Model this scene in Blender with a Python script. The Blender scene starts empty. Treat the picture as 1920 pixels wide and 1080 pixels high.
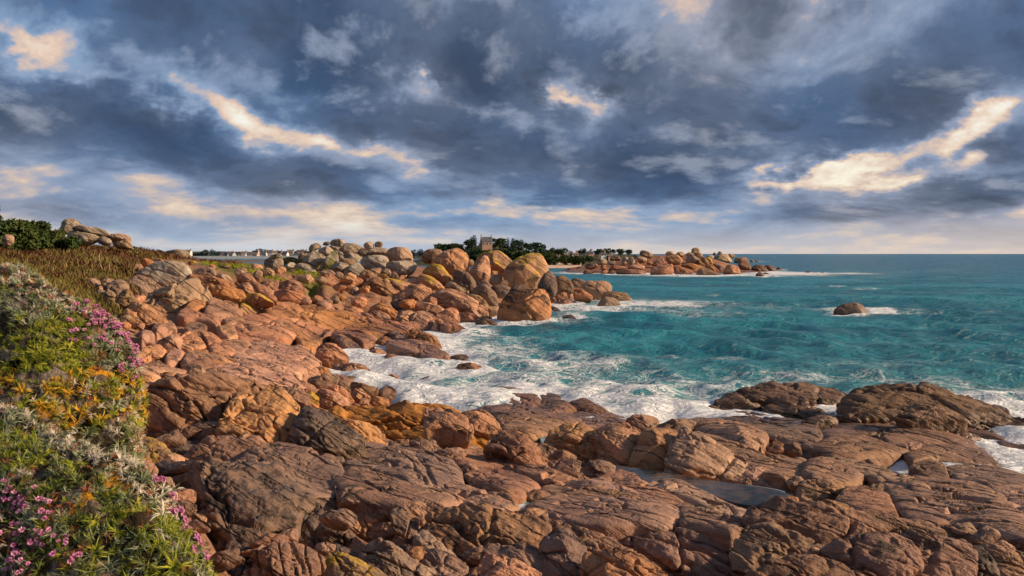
import bpy, math, random
import numpy as np
from mathutils import Vector

random.seed(7)
RNG = np.random.default_rng(11)
SC = bpy.context.scene
COL = SC.collection

# ------------------------------------------------------------------ camera
CAM_H, F_PX, CX, HY = 6.0, 1400.0, 960.0, 476.0      # eye height, focal length / centre / horizon in photo pixels
cam_data = bpy.data.cameras.new('camera')
cam_data.sensor_width = 36.0
cam_data.lens = 36.0 * F_PX / 1920.0
cam_data.shift_y = -(540.0 - HY) / 1920.0
cam_data.clip_start, cam_data.clip_end = 0.05, 120000.0
cam = bpy.data.objects.new('camera', cam_data)
cam.location = (0, 0, CAM_H)
cam.rotation_euler = (math.radians(90), 0, 0)
COL.objects.link(cam)
SC.camera = cam

SC.view_settings.view_transform = 'Standard'
SC.view_settings.look = 'None'
SC.view_settings.exposure = 0.45
SC.view_settings.gamma = 1.0
SC.view_settings.use_curve_mapping = False
SC.render.engine = 'CYCLES'
SC.cycles.use_denoising = True
SC.cycles.max_bounces = 3
SC.cycles.diffuse_bounces = 2
SC.cycles.use_adaptive_sampling = True
SC.cycles.adaptive_threshold = .02
SC.cycles.adaptive_min_samples = 12
SC.cycles.glossy_bounces = 2
SC.cycles.caustics_reflective = False
SC.cycles.caustics_refractive = False

# sun: low, warm, from the right and a little behind the camera
SUN_AZ, SUN_EL = math.radians(99), math.radians(23)
sd = Vector((math.sin(SUN_AZ) * math.cos(SUN_EL), math.cos(SUN_AZ) * math.cos(SUN_EL), math.sin(SUN_EL)))
sun_data = bpy.data.lights.new('sun', 'SUN')
sun_data.energy = 4.8
sun_data.angle = math.radians(4)
sun_data.color = (1.0, 0.74, 0.48)
sun = bpy.data.objects.new('sun', sun_data)
sun.rotation_euler = sd.to_track_quat('Z', 'Y').to_euler()
sun.location = (40, -20, 40)
COL.objects.link(sun)


# ------------------------------------------------------------------ node helper
class NT:
    def __init__(self, tree):
        self.t = tree
        tree.nodes.clear()

    def n(self, typ, **kw):
        nd = self.t.nodes.new(typ)
        for k, v in kw.items():
            setattr(nd, k, v)
        return nd

    def put(self, sock, v):
        if isinstance(v, bpy.types.NodeSocket):
            self.t.links.new(v, sock)
        elif v is not None:
            if hasattr(sock.default_value, '__len__') and not hasattr(v, '__len__'):
                v = (v,) * len(sock.default_value)
            if hasattr(v, '__len__') and len(v) == 3 and len(sock.default_value) == 4:
                v = tuple(v) + (1,)
            sock.default_value = v

    def m(self, op, a, b=None, c=None, clamp=False):
        nd = self.n('ShaderNodeMath', operation=op, use_clamp=clamp)
        for i, v in enumerate((a, b, c)):
            if v is not None:
                self.put(nd.inputs[i], v)
        return nd.outputs[0]

    def v(self, op, a, b=None, scale=None):
        nd = self.n('ShaderNodeVectorMath', operation=op)
        self.put(nd.inputs[0], a)
        if b is not None:
            self.put(nd.inputs[1], b)
        if scale is not None:
            self.put(nd.inputs['Scale'], scale)
        return nd.outputs['Value'] if op in ('LENGTH', 'DOT_PRODUCT') else nd.outputs[0]

    def xyz(self, x, y, z):
        nd = self.n('ShaderNodeCombineXYZ')
        for i, q in enumerate((x, y, z)):
            self.put(nd.inputs[i], q)
        return nd.outputs[0]

    def sep(self, vec):
        nd = self.n('ShaderNodeSeparateXYZ')
        self.put(nd.inputs[0], vec)
        return nd.outputs

    def noise(self, vec, scale=1., detail=4., rough=.55, dist=0., lac=2., col=False, typ='FBM'):
        nd = self.n('ShaderNodeTexNoise', noise_dimensions='3D', noise_type=typ)
        self.put(nd.inputs['Vector'], vec)
        for k, q in (('Scale', scale), ('Detail', detail), ('Roughness', rough), ('Distortion', dist), ('Lacunarity', lac)):
            self.put(nd.inputs[k], q)
        return nd.outputs['Color'] if col else nd.outputs['Fac']

    def voro(self, vec, scale=1., feature='DISTANCE_TO_EDGE', rnd=1.):
        nd = self.n('ShaderNodeTexVoronoi', feature=feature)
        self.put(nd.inputs['Vector'], vec)
        self.put(nd.inputs['Scale'], scale)
        self.put(nd.inputs['Randomness'], rnd)
        return nd.outputs['Distance']

    def step(self, x, a, b, lo=0., hi=1.):
        nd = self.n('ShaderNodeMapRange', interpolation_type='SMOOTHSTEP')
        for k, q in zip(('Value', 'From Min', 'From Max', 'To Min', 'To Max'), (x, a, b, lo, hi)):
            self.put(nd.inputs[k], q)
        return nd.outputs[0]

    def mix(self, f, a, b, blend='MIX'):
        nd = self.n('ShaderNodeMix', data_type='RGBA', blend_type=blend)
        self.put(nd.inputs[0], f)
        self.put(nd.inputs[6], a)
        self.put(nd.inputs[7], b)
        return nd.outputs[2]

    def ramp(self, f, stops, interp='EASE'):
        nd = self.n('ShaderNodeValToRGB')
        cr = nd.color_ramp
        cr.interpolation = interp
        while len(cr.elements) < len(stops):
            cr.elements.new(0.5)
        for e, (p, c) in zip(cr.elements, stops):
            e.position = p
            e.color = tuple(c) + (1,)
        self.put(nd.inputs[0], f)
        return nd.outputs[0]


def lin(r, g, b):
    return tuple(((c / 255.) / 12.92 if c <= 10 else ((c / 255. + .055) / 1.055) ** 2.4) for c in (r, g, b))


# ------------------------------------------------------------------ world: Nishita sky behind a broken deck of cloud
world = bpy.data.worlds.new('World')
SC.world = world
world.use_nodes = True
w = NT(world.node_tree)
D = w.n('ShaderNodeTexCoord').outputs['Generated']
dx, dy, dz = w.sep(w.v('NORMALIZE', D))
az = w.m('ARCTAN2', dx, dy)
el = w.m('ARCSINE', dz)
elp = w.m('MAXIMUM', el, 0.0)
# cloud coordinates round the sky: banks flatten towards the horizon
hyp = w.m('SQRT', w.m('ADD', w.m('MULTIPLY', dx, dx), w.m('ADD', w.m('MULTIPLY', dy, dy), 1e-6)))
lg = w.m('LOGARITHM', w.m('ADD', elp, .075), math.e)
deck = w.xyz(w.m('MULTIPLY', w.m('DIVIDE', dx, hyp), 4.0), w.m('MULTIPLY', w.m('DIVIDE', dy, hyp), 4.0), w.m('MULTIPLY', lg, 1.5))
warp = w.noise(deck, 1.6, 5, .62, col=True)
wx, wy, wz = w.sep(w.v('SUBTRACT', warp, (.5, .5, .5)))
U = w.m('ADD', az, w.m('MULTIPLY', wx, .30))
V = w.m('ADD', el, w.m('MULTIPLY', w.m('MULTIPLY', wy, .55), w.m('ADD', elp, .07)))


def cloud_blob(px, py, rx, ry, ang, amp):
    u0 = math.atan((px - CX) / F_PX)
    v0 = math.atan((HY - py) / F_PX * math.cos(u0))
    ca, sa = math.cos(math.radians(ang)), math.sin(math.radians(ang))
    u, v = w.m('SUBTRACT', U, u0), w.m('SUBTRACT', V, v0)
    a = w.m('DIVIDE', w.m('ADD', w.m('MULTIPLY', u, ca), w.m('MULTIPLY', v, sa)), rx / F_PX)
    b = w.m('DIVIDE', w.m('SUBTRACT', w.m('MULTIPLY', v, ca), w.m('MULTIPLY', u, sa)), ry / F_PX)
    r2 = w.m('ADD', w.m('MULTIPLY', a, a), w.m('MULTIPLY', b, b))
    return w.m('MULTIPLY', w.m('EXPONENT', w.m('MULTIPLY', r2, -1.0)), amp)


fb = w.noise(deck, .9, 4, .5, .3)
dk2 = w.v('ADD', w.v('MULTIPLY', deck, (.8, .8, 1.0)), (13.1, 8.7, 1.4))
fb2 = w.noise(dk2, 2.0, 8, .57, .2)
up2 = w.noise(w.v('ADD', dk2, (.06, -.02, .11)), 2.0, 6, .55, .2)      # the cloud a little higher, towards the light
relief = w.m('SUBTRACT', fb2, up2)
dens = w.m('ADD', w.step(el, .012, .15, .42, .66), w.m('MULTIPLY', w.m('SUBTRACT', fb, .5), .9))
dens = w.m('ADD', dens, w.m('MULTIPLY', w.m('SUBTRACT', fb2, .5), 1.5))
for b in [  # breaks (negative) and dense masses (positive) of the deck
    (280, 180, 190, 38, -24, -.36), (430, 215, 150, 38, -10, -.42), (660, 285, 130, 26, -14, -.42), (770, 165, 80, 24, -8, -.48),
    (520, 155, 90, 16, -10, -.22), (1085, 160, 70, 36, -30, -.55), (1240, 250, 40, 18, 0, -.26), (1325, 285, 50, 16, 0, -.28),
    (1730, 272, 230, 30, 20, -.42), (1890, 235, 90, 44, 15, -.36), (1525, 10, 60, 34, 0, -.20), (1690, 95, 70, 40, 30, -.16),
    (1500, 328, 100, 12, 5, -.40), (1690, 338, 140, 11, 0, -.34), (1300, 85, 40, 36, 0, -.14), (110, 110, 60, 30, -30, -.16),
    (700, 90, 540, 85, -6, .26), (120, 200, 190, 50, -18, .26), (1440, 230, 300, 85, 12, .30), (1080, 305, 270, 50, -4, .28),
    (330, 292, 340, 32, -5, .22), (1800, 60, 180, 80, 0, .16), (950, 130, 140, 45, -20, .22), (450, 345, 330, 20, -3, .12),
    (1560, 395, 260, 24, -2, .14), (1830, 340, 150, 24, 0, .14), (1050, 400, 420, 12, 0, -.12), (300, 398, 260, 14, 0, -.10),
]:
    dens = w.m('ADD', dens, cloud_blob(*b))
blue = w.step(w.noise(w.v('ADD', deck, (3.1, 9.7, 1.0)), .6, 2, .5), .36, .64)
sky = w.n('ShaderNodeTexSky', sky_type='NISHITA')
sky.sun_disc = False
sky.sun_elevation = SUN_EL
sky.sun_rotation = SUN_AZ
clear = w.mix(.55, w.v('SCALE', sky.outputs[0], scale=.13), lin(255, 238, 205))
clear = w.mix(w.step(el, .0, .09), lin(205, 202, 200), clear)
c_rim = w.mix(w.step(el, .02, .2), lin(196, 176, 160), lin(205, 178, 158))
c_mid = w.mix(blue, lin(136, 143, 162), lin(122, 146, 176))
c_body = w.mix(blue, lin(88, 97, 114), lin(78, 103, 138))
c_core = w.mix(blue, lin(56, 65, 82), lin(54, 79, 112))


def band(col_a, col_b, lo, hi):
    return w.mix(w.step(dens, lo, hi), col_a, col_b)


sky_col = band(clear, c_rim, .10, .36)
sky_col = band(sky_col, c_mid, .28, .50)
sky_col = band(sky_col, c_body, .42, .74)
sky_col = band(sky_col, c_core, .62, 1.15)
# lit upper sides and shaded bases give the banks volume
lit = w.m('MULTIPLY', relief, w.step(dens, .30, .60))
sky_col = w.mix(w.step(lit, .01, .17, 0., .50), sky_col, w.mix(blue, lin(172, 170, 178), lin(142, 168, 200)))
sky_col = w.mix(w.step(lit, -.14, -.01, .55, 0.), sky_col, w.mix(blue, lin(50, 56, 68), lin(50, 66, 92)))
# thin haze veil low over the sea
sky_col = w.mix(w.step(el, .0, .055, .65, 0.), sky_col, w.mix(w.step(az, -.5, .6), lin(168, 180, 194), lin(206, 190, 176)))
world.cycles.sampling_method = 'NONE'
bg = w.n('ShaderNodeBackground')
w.put(bg.inputs['Color'], sky_col)
bg.inputs['Strength'].default_value = 0.94
w.t.links.new(bg.outputs[0], w.n('ShaderNodeOutputWorld').inputs['Surface'])

# ------------------------------------------------------------------ noise in numpy
_P = np.random.default_rng(5).permutation(256).astype(np.int32)
_P = np.concatenate([_P, _P, _P])
_G = np.random.default_rng(6).normal(size=(256, 3)).astype(np.float32)
_G /= np.linalg.norm(_G, axis=1)[:, None]


def perlin(p):
    p = np.asarray(p, np.float32)
    i = np.floor(p).astype(np.int32)
    f = p - i
    i &= 255
    u = f * f * f * (f * (f * 6 - 15) + 10)
    out = 0
    for a in (0, 1):
        for b in (0, 1):
            for c in (0, 1):
                h = _P[_P[_P[i[..., 0] + a] + i[..., 1] + b] + i[..., 2] + c]
                g = _G[h]
                d = g[..., 0] * (f[..., 0] - a) + g[..., 1] * (f[..., 1] - b) + g[..., 2] * (f[..., 2] - c)
                wgt = (u[..., 0] if a else 1 - u[..., 0]) * (u[..., 1] if b else 1 - u[..., 1]) * (u[..., 2] if c else 1 - u[..., 2])
                out = out + wgt * d
    return out * 1.6


def fbm(p, octv=4, gain=.5):
    s, a, o = 0, 1, 0.
    for k in range(octv):
        o = o + a * perlin(p * (2.03 ** k) + 17.3 * k)
        s += a
        a *= gain
    return o / s


def ridged(p, octv=3, gain=.5):
    s, a, o = 0, 1, 0.
    for k in range(octv):
        o = o + a * (1 - np.abs(perlin(p * (2.1 ** k) + 9.1 * k)) * 2)
        s += a
        a *= gain
    return o / s


def voro_edge(p):
    """F2-F1 of a jittered 3D grid: zero on the joints between blocks."""
    p = np.asarray(p, np.float32)
    i0 = np.floor(p).astype(np.int32)
    f1 = np.full(p.shape[:-1], 9., np.float32)
    f2 = f1.copy()
    for a in (-1, 0, 1):
        for b in (-1, 0, 1):
            for c in (-1, 0, 1):
                j = i0 + np.array([a, b, c], np.int32)
                h = _P[_P[_P[j[..., 0] & 255] + (j[..., 1] & 255)] + (j[..., 2] & 255)]
                d = np.linalg.norm(j + .5 + .42 * _G[h] - p, axis=-1)
                near = d < f1
                f2 = np.where(near, f1, np.minimum(f2, d))
                f1 = np.where(near, d, f1)
    return f2 - f1


def sstep(x, a, b):
    t = np.clip((x - a) / (b - a), 0, 1)
    return t * t * (3 - 2 * t)


# ------------------------------------------------------------------ objects
def mesh_np(name, verts, faces_list):
    """faces_list: list of (n,3) / (n,4) index arrays."""
    me = bpy.data.meshes.new(name)
    v = np.ascontiguousarray(verts, np.float32).reshape(-1, 3)
    me.vertices.add(len(v))
    me.vertices.foreach_set('co', v.ravel())
    loops = np.concatenate([f.ravel() for f in faces_list]).astype(np.int32)
    tot = np.concatenate([np.full(len(f), f.shape[1], np.int32) for f in faces_list])
    start = np.concatenate([[0], np.cumsum(tot)[:-1]]).astype(np.int32)
    me.loops.add(len(loops))
    me.loops.foreach_set('vertex_index', loops)
    me.polygons.add(len(tot))
    me.polygons.foreach_set('loop_start', start)
    me.polygons.foreach_set('loop_total', tot)
    me.polygons.foreach_set('use_smooth', np.ones(len(tot), bool))
    me.update(calc_edges=True)
    return me


def link(name, me, mat=None, parent=None, loc=None):
    o = bpy.data.objects.new(name, me)
    COL.objects.link(o)
    if mat is not None and me is not None and not me.materials:
        me.materials.append(mat)
    if parent is not None:
        o.parent = parent
    if loc is not None:
        o.location = loc
    return o


def tag(o, label=None, cat=None, group=None, kind=None):
    for k, q in (('label', label), ('category', cat), ('group', group), ('kind', kind)):
        if q:
            o[k] = q
    return o


def attr(me, name, vals):
    a = me.attributes.new(name, 'FLOAT', 'POINT')
    a.data.foreach_set('value', np.ascontiguousarray(vals, np.float32).ravel())


def at(px, py, Y):
    """The point at distance Y in front of the eye that a photo pixel looks at."""
    return np.array([(px - CX) / F_PX * Y, Y, CAM_H - (py - HY) / F_PX * Y])


def grid_faces(nr, nt, wrap):
    r = np.arange(nr - 1)[:, None]
    t = np.arange(nt if wrap else nt - 1)[None, :]
    t2 = (t + 1) % nt
    return np.stack([r * nt + t, r * nt + t2, (r + 1) * nt + t2, (r + 1) * nt + t], -1).reshape(-1, 4)


# ------------------------------------------------------------------ the lie of the land
# control points: photo pixel + distance, or plain x y z
_PIX = [
    (960, 1080, 6.2), (1900, 1080, 6.6), (1500, 1080, 6.3), (600, 1080, 5.9), (300, 1080, 5.6), (500, 1000, 7.3), (960, 1000, 8.2), (1400, 1000, 8.6),
    (1900, 1000, 9.2), (600, 950, 8.8), (960, 950, 10.2), (1400, 950, 11), (1900, 950, 12.5), (400, 900, 9.8), (700, 900, 11.2), (960, 900, 13),
    (1200, 905, 12.6), (1500, 900, 14), (1900, 900, 17), (300, 850, 12.2), (600, 850, 13.4), (960, 850, 16), (1130, 865, 14.4), (1300, 850, 17.5), (1600, 850, 19),
    (1900, 850, 21.8), (1000, 800, 21), (1300, 800, 23.6), (700, 800, 16.5), (1640, 800, 24.2), (1900, 805, 24.6), (300, 800, 13.5),
    (300, 720, 19), (450, 720, 20), (600, 735, 22), (640, 765, 24), (800, 770, 26.5), (900, 770, 27), (535, 700, 28), (300, 690, 24), (300, 640, 32), (450, 640, 37), (600, 645, 42),
    (700, 655, 44), (810, 652, 47), (780, 640, 49), (830, 668, 43.4), (720, 672, 42), (760, 678, 41.2), (250, 570, 47), (400, 560, 51), (550, 580, 54), (700, 600, 56), (830, 612, 60.5), (900, 605, 64.5),
    (300, 520, 60), (450, 520, 65), (600, 530, 71), (750, 550, 71), (900, 570, 71), (1000, 562, 77), (1100, 564, 93), (1130, 555, 100),
    (250, 500, 57), (100, 515, 42), (0, 505, 36), (150, 545, 40), (200, 590, 38), (50, 560, 32), (0, 600, 22), (-200, 520, 34), (200, 640, 28), (200, 720, 17), (200, 800, 12.5),
    (0, 465, 58), (120, 462, 70), (250, 466, 80), (300, 480, 88), (400, 492, 93), (500, 500, 93), (650, 500, 90), (850, 505, 93), (1000, 515, 90), (-250, 455, 60),
    (450, 489, 103), (560, 489, 106), (700, 492, 108), (850, 497, 108), (960, 505, 103), (1450, 798, 25), (1530, 792, 26), (1340, 795, 25.4), (1230, 797, 26.1), (1100, 780, 27.5), (1000, 765, 29),
]
_XYZ = [(-110, 120, 5.5), (-80, 140, 1), (-40, 140, 1), (0, 132, -1.2), (8, 112, -1.5), (-80, 180, -2), (-30, 170, -2.5), (-160, 200, -2), (-140, 90, 7.5), (20, 130, -3),
        (0, 0, 4), (-2.2, 2, 4.2), (3, 3, 3.6), (-5, 4, 4.6), (-3, 6, 4.0), (6, 4, 3.6), (0, 3, 3.7), (-10, 10, 4.6), (-18, 14, 5.2), (-30, 20, 5.8), (-60, 40, 6.5)]
for q in [(1000, 622), (930, 640), (900, 676), (800, 712), (820, 740), (700, 706), (950, 740), (1200, 720), (1120, 740), (1450, 735), (1700, 715), (1950, 770), (1040, 590), (1130, 590), (1200, 585), (2200, 800), (650, 694), (690, 712), (1300, 770), (1420, 777), (1370, 772), (1500, 765), (1340, 760)]:
    Yq = 7.3 * F_PX / (q[1] - HY)
    _XYZ.append(tuple(at(q[0], q[1], Yq)))
for q in [(1200, 640), (1600, 600), (1500, 660), (1900, 640), (1300, 560), (2300, 700)]:
    Yq = 8.6 * F_PX / (q[1] - HY)
    _XYZ.append(tuple(at(q[0], q[1], Yq)))
CTRL = np.array([tuple(at(*q)) for q in _PIX] + _XYZ, float)


def _uv(x, y):
    y = np.maximum(y, .5)
    return np.stack([np.arctan2(x, y) * 2.2, np.log(y)], -1)


_cuv = _uv(CTRL[:, 0], CTRL[:, 1])
_A = np.linalg.norm(_cuv[:, None] - _cuv[None], axis=-1)
_n = len(CTRL)
_M = np.zeros((_n + 1, _n + 1))
_M[:_n, :_n] = _A - np.eye(_n) * .002
_M[_n, :_n] = _M[:_n, _n] = 1
_W = np.linalg.solve(_M, np.concatenate([CTRL[:, 2], [0]]))


def ground(x, y):
    x, y = np.asarray(x, float), np.asarray(y, float)
    q = _uv(x, y)
    d = np.linalg.norm(q[..., None, :] - _cuv, axis=-1)
    return d @ _W[:_n] + _W[_n]


_YS = np.exp(np.linspace(math.log(2.5), math.log(300), 420))


def hit(px, py):
    """Distance at which the sight line of a photo pixel meets land or sea."""
    x = (px - CX) / F_PX * _YS
    z = CAM_H - (py - HY) / F_PX * _YS
    g = np.maximum(ground(x, _YS), 0.0)
    b = np.nonzero(z <= g)[0]
    if len(b) == 0:
        return 8400. / max(py - HY, 1)
    k = b[0]
    if k == 0:
        return _YS[0]
    f0, f1 = z[k - 1] - g[k - 1], z[k] - g[k]
    return _YS[k - 1] + (_YS[k] - _YS[k - 1]) * f0 / (f0 - f1)

# ------------------------------------------------------------------ materials
def new_mat(name):
    m = bpy.data.materials.new(name)
    m.use_nodes = True
    return m, NT(m.node_tree)


def finish(t, bsdf):
    t.t.links.new(bsdf.outputs[0], t.n('ShaderNodeOutputMaterial').inputs['Surface'])


def rock_mat(name, c1, c2, c3, scale, black=.3, lichen=None, lichen_amt=0., pale=0., rough=.8, wet=True, moss=0., bump=1., blacktop=0., streak=0.):
    """Granite: mottled body colour, black crust, optional lichen, grain and joints as relief. scale = metres per feature."""
    m, t = new_mat(name)
    P = t.n('ShaderNodeNewGeometry')
    pos = P.outputs['Position']
    q = t.v('SCALE', pos, scale=1. / scale)
    rnd = t.n('ShaderNodeObjectInfo').outputs['Random']
    off = t.v('ADD', q, t.xyz(t.m('MULTIPLY', rnd, 31.), t.m('MULTIPLY', rnd, 17.), 0.))
    big = t.noise(off, .35, 3, .6, .5)
    med = t.noise(off, 1.6, 5, .62)
    fine = t.noise(off, 9., 3, .7)
    # bedding stripes follow the dip of the rock
    sx = t.v('DOT_PRODUCT', q, (.48, .50, .72))
    sl = t.v('DOT_PRODUCT', q, (.72, -.69, .0))
    bedv = t.xyz(t.m('MULTIPLY', sx, 2.6), t.m('MULTIPLY', sl, .35), t.m('MULTIPLY', rnd, 9.))
    bed = t.noise(bedv, 1.3, 4, .6, .25)
    col = t.mix(t.step(big, .36, .64), c1, c2)
    col = t.mix(t.step(med, .42, .72, 0., .85), col, c3)
    col = t.mix(t.step(bed, .5, .72, 0., .45), col, tuple(x * .62 for x in c1))
    col = t.mix(t.step(fine, .52, .75, 0., .5), col, tuple(x * .45 for x in c1))
    col = t.mix(t.step(fine, .25, .40, .4, 0.), col, tuple(min(1, x * 1.45) for x in c2))
    grain = t.noise(off, 34., 2, .6)
    col = t.mix(t.step(grain, .54, .70, 0., .55), col, tuple(x * .38 for x in c1))
    col = t.mix(t.step(grain, .30, .42, .35, 0.), col, tuple(min(1, x * 1.5) for x in c2))
    wide = t.noise(t.v('ADD', off, (40, 7, 3)), .16, 3, .6, .6)
    col = t.mix(t.step(wide, .42, .66, 0., .5), col, tuple(x * .52 for x in (c1[0], c1[1] * .95, c1[2] * 1.1)))
    hs = t.n('ShaderNodeHueSaturation')
    t.put(hs.inputs['Color'], col)
    t.put(hs.inputs['Value'], t.m('ADD', t.m('MULTIPLY', rnd, .34), .83))
    t.put(hs.inputs['Hue'], t.m('ADD', t.m('MULTIPLY', t.m('FRACT', t.m('MULTIPLY', rnd, 7.3)), .014), .494))
    t.put(hs.inputs['Saturation'], t.m('ADD', t.m('MULTIPLY', t.m('FRACT', t.m('MULTIPLY', rnd, 3.7)), .3), .85))
    col = hs.outputs[0]
    nz = t.sep(P.outputs['Normal'])[2]
    if pale > 0:
        pn = t.m('ADD', t.noise(off, 1.1, 7, .72, .6), t.m('MULTIPLY', nz, .05))
        col = t.mix(t.step(pn, .62 - .2 * pale, .70 - .12 * pale, 0., .8), col, lin(176, 168, 150))
    bn = t.m('ADD', t.noise(t.v('ADD', off, (5, 3, 8)), .8, 5, .7), t.m('MULTIPLY', fine, .12))
    col = t.mix(t.step(bn, .74 - .22 * black, .84 - .20 * black, 0., .82), col, lin(44, 38, 36))
    if blacktop > 0:      # dark crust of algae and lichen on the crown of the rock
        bt = t.m('ADD', nz, t.m('MULTIPLY', t.m('SUBTRACT', med, .5), 1.2))
        col = t.mix(t.step(bt, .25, .75, 0., blacktop), col, lin(52, 44, 38))
    if streak > 0:        # rain streaks run down the faces
        sn = t.noise(t.v('MULTIPLY', off, (2.2, 2.2, .22)), 1.1, 4, .6, .2)
        col = t.mix(t.step(sn, .54, .70, 0., streak), col, tuple(x * .40 for x in c3))
        col = t.mix(t.step(sn, .30, .42, streak * .8, 0.), col, tuple(min(1., x * 1.25) for x in c2))
    if lichen is not None:
        ln = t.m('ADD', t.noise(t.v('MULTIPLY', t.v('ADD', off, (2, 13, 4)), (1.3, 1.3, .55)), 1.0, 6, .70, .5), t.m('MULTIPLY', nz, .30))
        lf = t.step(ln, .72 - .3 * lichen_amt, .90 - .3 * lichen_amt, 0., .92)
        col = t.mix(lf, col, t.mix(t.step(med, .4, .6), lichen, tuple(x * .72 for x in lichen)))
    if moss > 0:
        mn = t.noise(t.v('ADD', off, (1, 4, 23)), .9, 5, .6, .4)
        col = t.mix(t.step(mn, .62 - .25 * moss, .72 - .25 * moss, 0., .85), col, lin(98, 100, 44))
    r = rough
    if wet:  # rock within reach of the waves is soaked and dark
        pz = t.sep(pos)[2]
        wn = t.m('ADD', pz, t.m('MULTIPLY', t.m('SUBTRACT', med, .5), .9))
        wf = t.step(wn, .35, 1.15, 1., 0.)
        col = t.mix(t.m('MULTIPLY', wf, .55), col, tuple(x * .35 for x in c1))
        r = t.m('SUBTRACT', rough, t.m('MULTIPLY', wf, .52))
    b = t.n('ShaderNodeBsdfPrincipled')
    t.put(b.inputs['Base Color'], col)
    t.put(b.inputs['Roughness'], r)
    b.inputs['Specular IOR Level'].default_value = .35
    # relief: beds, joints, grain and pits
    joint = t.voro(t.v('ADD', bedv, t.xyz(med, bed, med)), .5)
    jf = t.step(joint, .0, .04)
    h = t.m('ADD', t.m('MULTIPLY', med, .5), t.m('MULTIPLY', bed, 1.0))
    h = t.m('ADD', h, t.m('MULTIPLY', fine, .30))
    h = t.m('ADD', h, t.m('MULTIPLY', jf, 1.1))
    bp = t.n('ShaderNodeBump')
    bp.inputs['Strength'].default_value = min(1., .9 * bump)
    bp.inputs['Distance'].default_value = .16 * scale * bump
    t.put(bp.inputs['Height'], h)
    t.t.links.new(bp.outputs[0], b.inputs['Normal'])
    finish(t, b)
    return m


def plain_mat(name, c1, c2, scale, rough=.85, bump=.3, trans=0.):
    m, t = new_mat(name)
    pos = t.n('ShaderNodeNewGeometry').outputs['Position']
    q = t.v('SCALE', pos, scale=1. / scale)
    rnd = t.n('ShaderNodeObjectInfo').outputs['Random']
    n = t.noise(q, 1.5, 5, .65, .3)
    col = t.mix(t.step(t.m('ADD', n, t.m('MULTIPLY', t.m('SUBTRACT', rnd, .5), .25)), .35, .65), c1, c2)
    b = t.n('ShaderNodeBsdfPrincipled')
    t.put(b.inputs['Base Color'], col)
    b.inputs['Roughness'].default_value = rough
    b.inputs['Specular IOR Level'].default_value = .25
    if bump:
        bp = t.n('ShaderNodeBump')
        bp.inputs['Strength'].default_value = bump
        bp.inputs['Distance'].default_value = .1 * scale
        t.put(bp.inputs['Height'], t.noise(q, 5, 5, .7))
        t.t.links.new(bp.outputs[0], b.inputs['Normal'])
    finish(t, b)
    return m


YEL = (.58, .38, .03)
MAT = {}
for key, c1, c2, c3, sc, kw in [
    # near rocks: dull red brown granite, with one sunlit copy
    ('nb', (.27, .158, .102), (.40, .235, .15), (.165, .102, .074), .55, dict(black=.52)),
    ('np', (.34, .178, .105), (.48, .262, .155), (.20, .112, .078), .55, dict(black=.38)),
    ('ns', (.44, .205, .080), (.52, .26, .105), (.30, .145, .07), .55, dict(black=.32)),  # sunlit copy: the warm light is put into the stone colour
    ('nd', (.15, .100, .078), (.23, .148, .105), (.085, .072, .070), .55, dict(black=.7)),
    ('ny', (.25, .155, .10), (.35, .21, .13), (.2, .125, .08), .45, dict(black=.35, lichen=(.44, .27, .03), lichen_amt=.12)),
    ('nw', (.20, .112, .068), (.26, .145, .088), (.13, .08, .055), .8, dict(black=.35)),
    # middle distance
    ('mp', (.47, .228, .124), (.58, .305, .175), (.31, .150, .088), 1.7, dict(black=.32, streak=.28)),
    ('mt', (.37, .230, .140), (.45, .29, .18), (.27, .17, .11), 1.7, dict(black=.26, streak=.35)),
    ('mg', (.36, .275, .195), (.44, .34, .25), (.27, .205, .15), 1.7, dict(black=.16, pale=.3, streak=.35)),
    ('ml', (.36, .28, .21), (.44, .34, .25), (.30, .22, .17), 1.3, dict(black=.1, pale=.8)),
    ('mo', (.34, .27, .19), (.42, .33, .23), (.27, .21, .15), 1.7, dict(black=.1, moss=.7)),
    ('my', (.48, .24, .115), (.56, .305, .15), (.35, .17, .09), 1.7, dict(black=.16, lichen=YEL, lichen_amt=.34, streak=.45)),
    ('mh', (.50, .19, .062), (.57, .245, .085), (.27, .14, .06), 1.6, dict(black=.28, blacktop=.85, streak=.3)),
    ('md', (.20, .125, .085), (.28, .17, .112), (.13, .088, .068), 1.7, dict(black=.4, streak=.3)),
    # far headland
    ('fp', (.42, .19, .10), (.50, .26, .145), (.29, .14, .085), 4., dict(black=.2)),
    ('fg', (.40, .28, .185), (.48, .34, .23), (.29, .20, .135), 4., dict(black=.16)),
    ('fy', (.5, .31, .10), (.56, .36, .12), (.42, .24, .11), 4., dict(black=.05, lichen=(.55, .36, .05), lichen_amt=.4)),
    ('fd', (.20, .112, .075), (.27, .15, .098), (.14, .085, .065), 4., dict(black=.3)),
]:
    MAT[key] = rock_mat('granite_' + key, c1, c2, c3, sc, **kw)

# ------------------------------------------------------------------ rocks
VIEW = {'Z3': (540, 440, 7.111), 'Z4': (780, 440, 6.), 'Z5': (240, 470, 6.), 'Z6': (1000, 450, 8.), 'Z7': (1220, 450, 7.385), 'Z8': (540, 560, 5.333),
        'A3': (800, 420, 4.), 'A4': (1200, 420, 2.667), 'A6': (240, 600, 2.25), 'A7': (800, 680, 2.7), 'A8': (1300, 680, 2.7),
        'ZA': (0, 370, 5.144), 'ZB': (280, 440, 6.), 'ZC': (150, 520, 5.4), 'ZD': (430, 900, 4.465), 'PX': (0, 0, 1.)}
TILT = {'R': 72., 'B': 46., 'M': 17., 'S': 9.}
TOP = {'R': .42, 'B': .30, 'M': .16, 'S': .11}
GROW = {'R': 1.11, 'B': 1.11, 'M': 1.06, 'S': 1.06}
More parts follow.
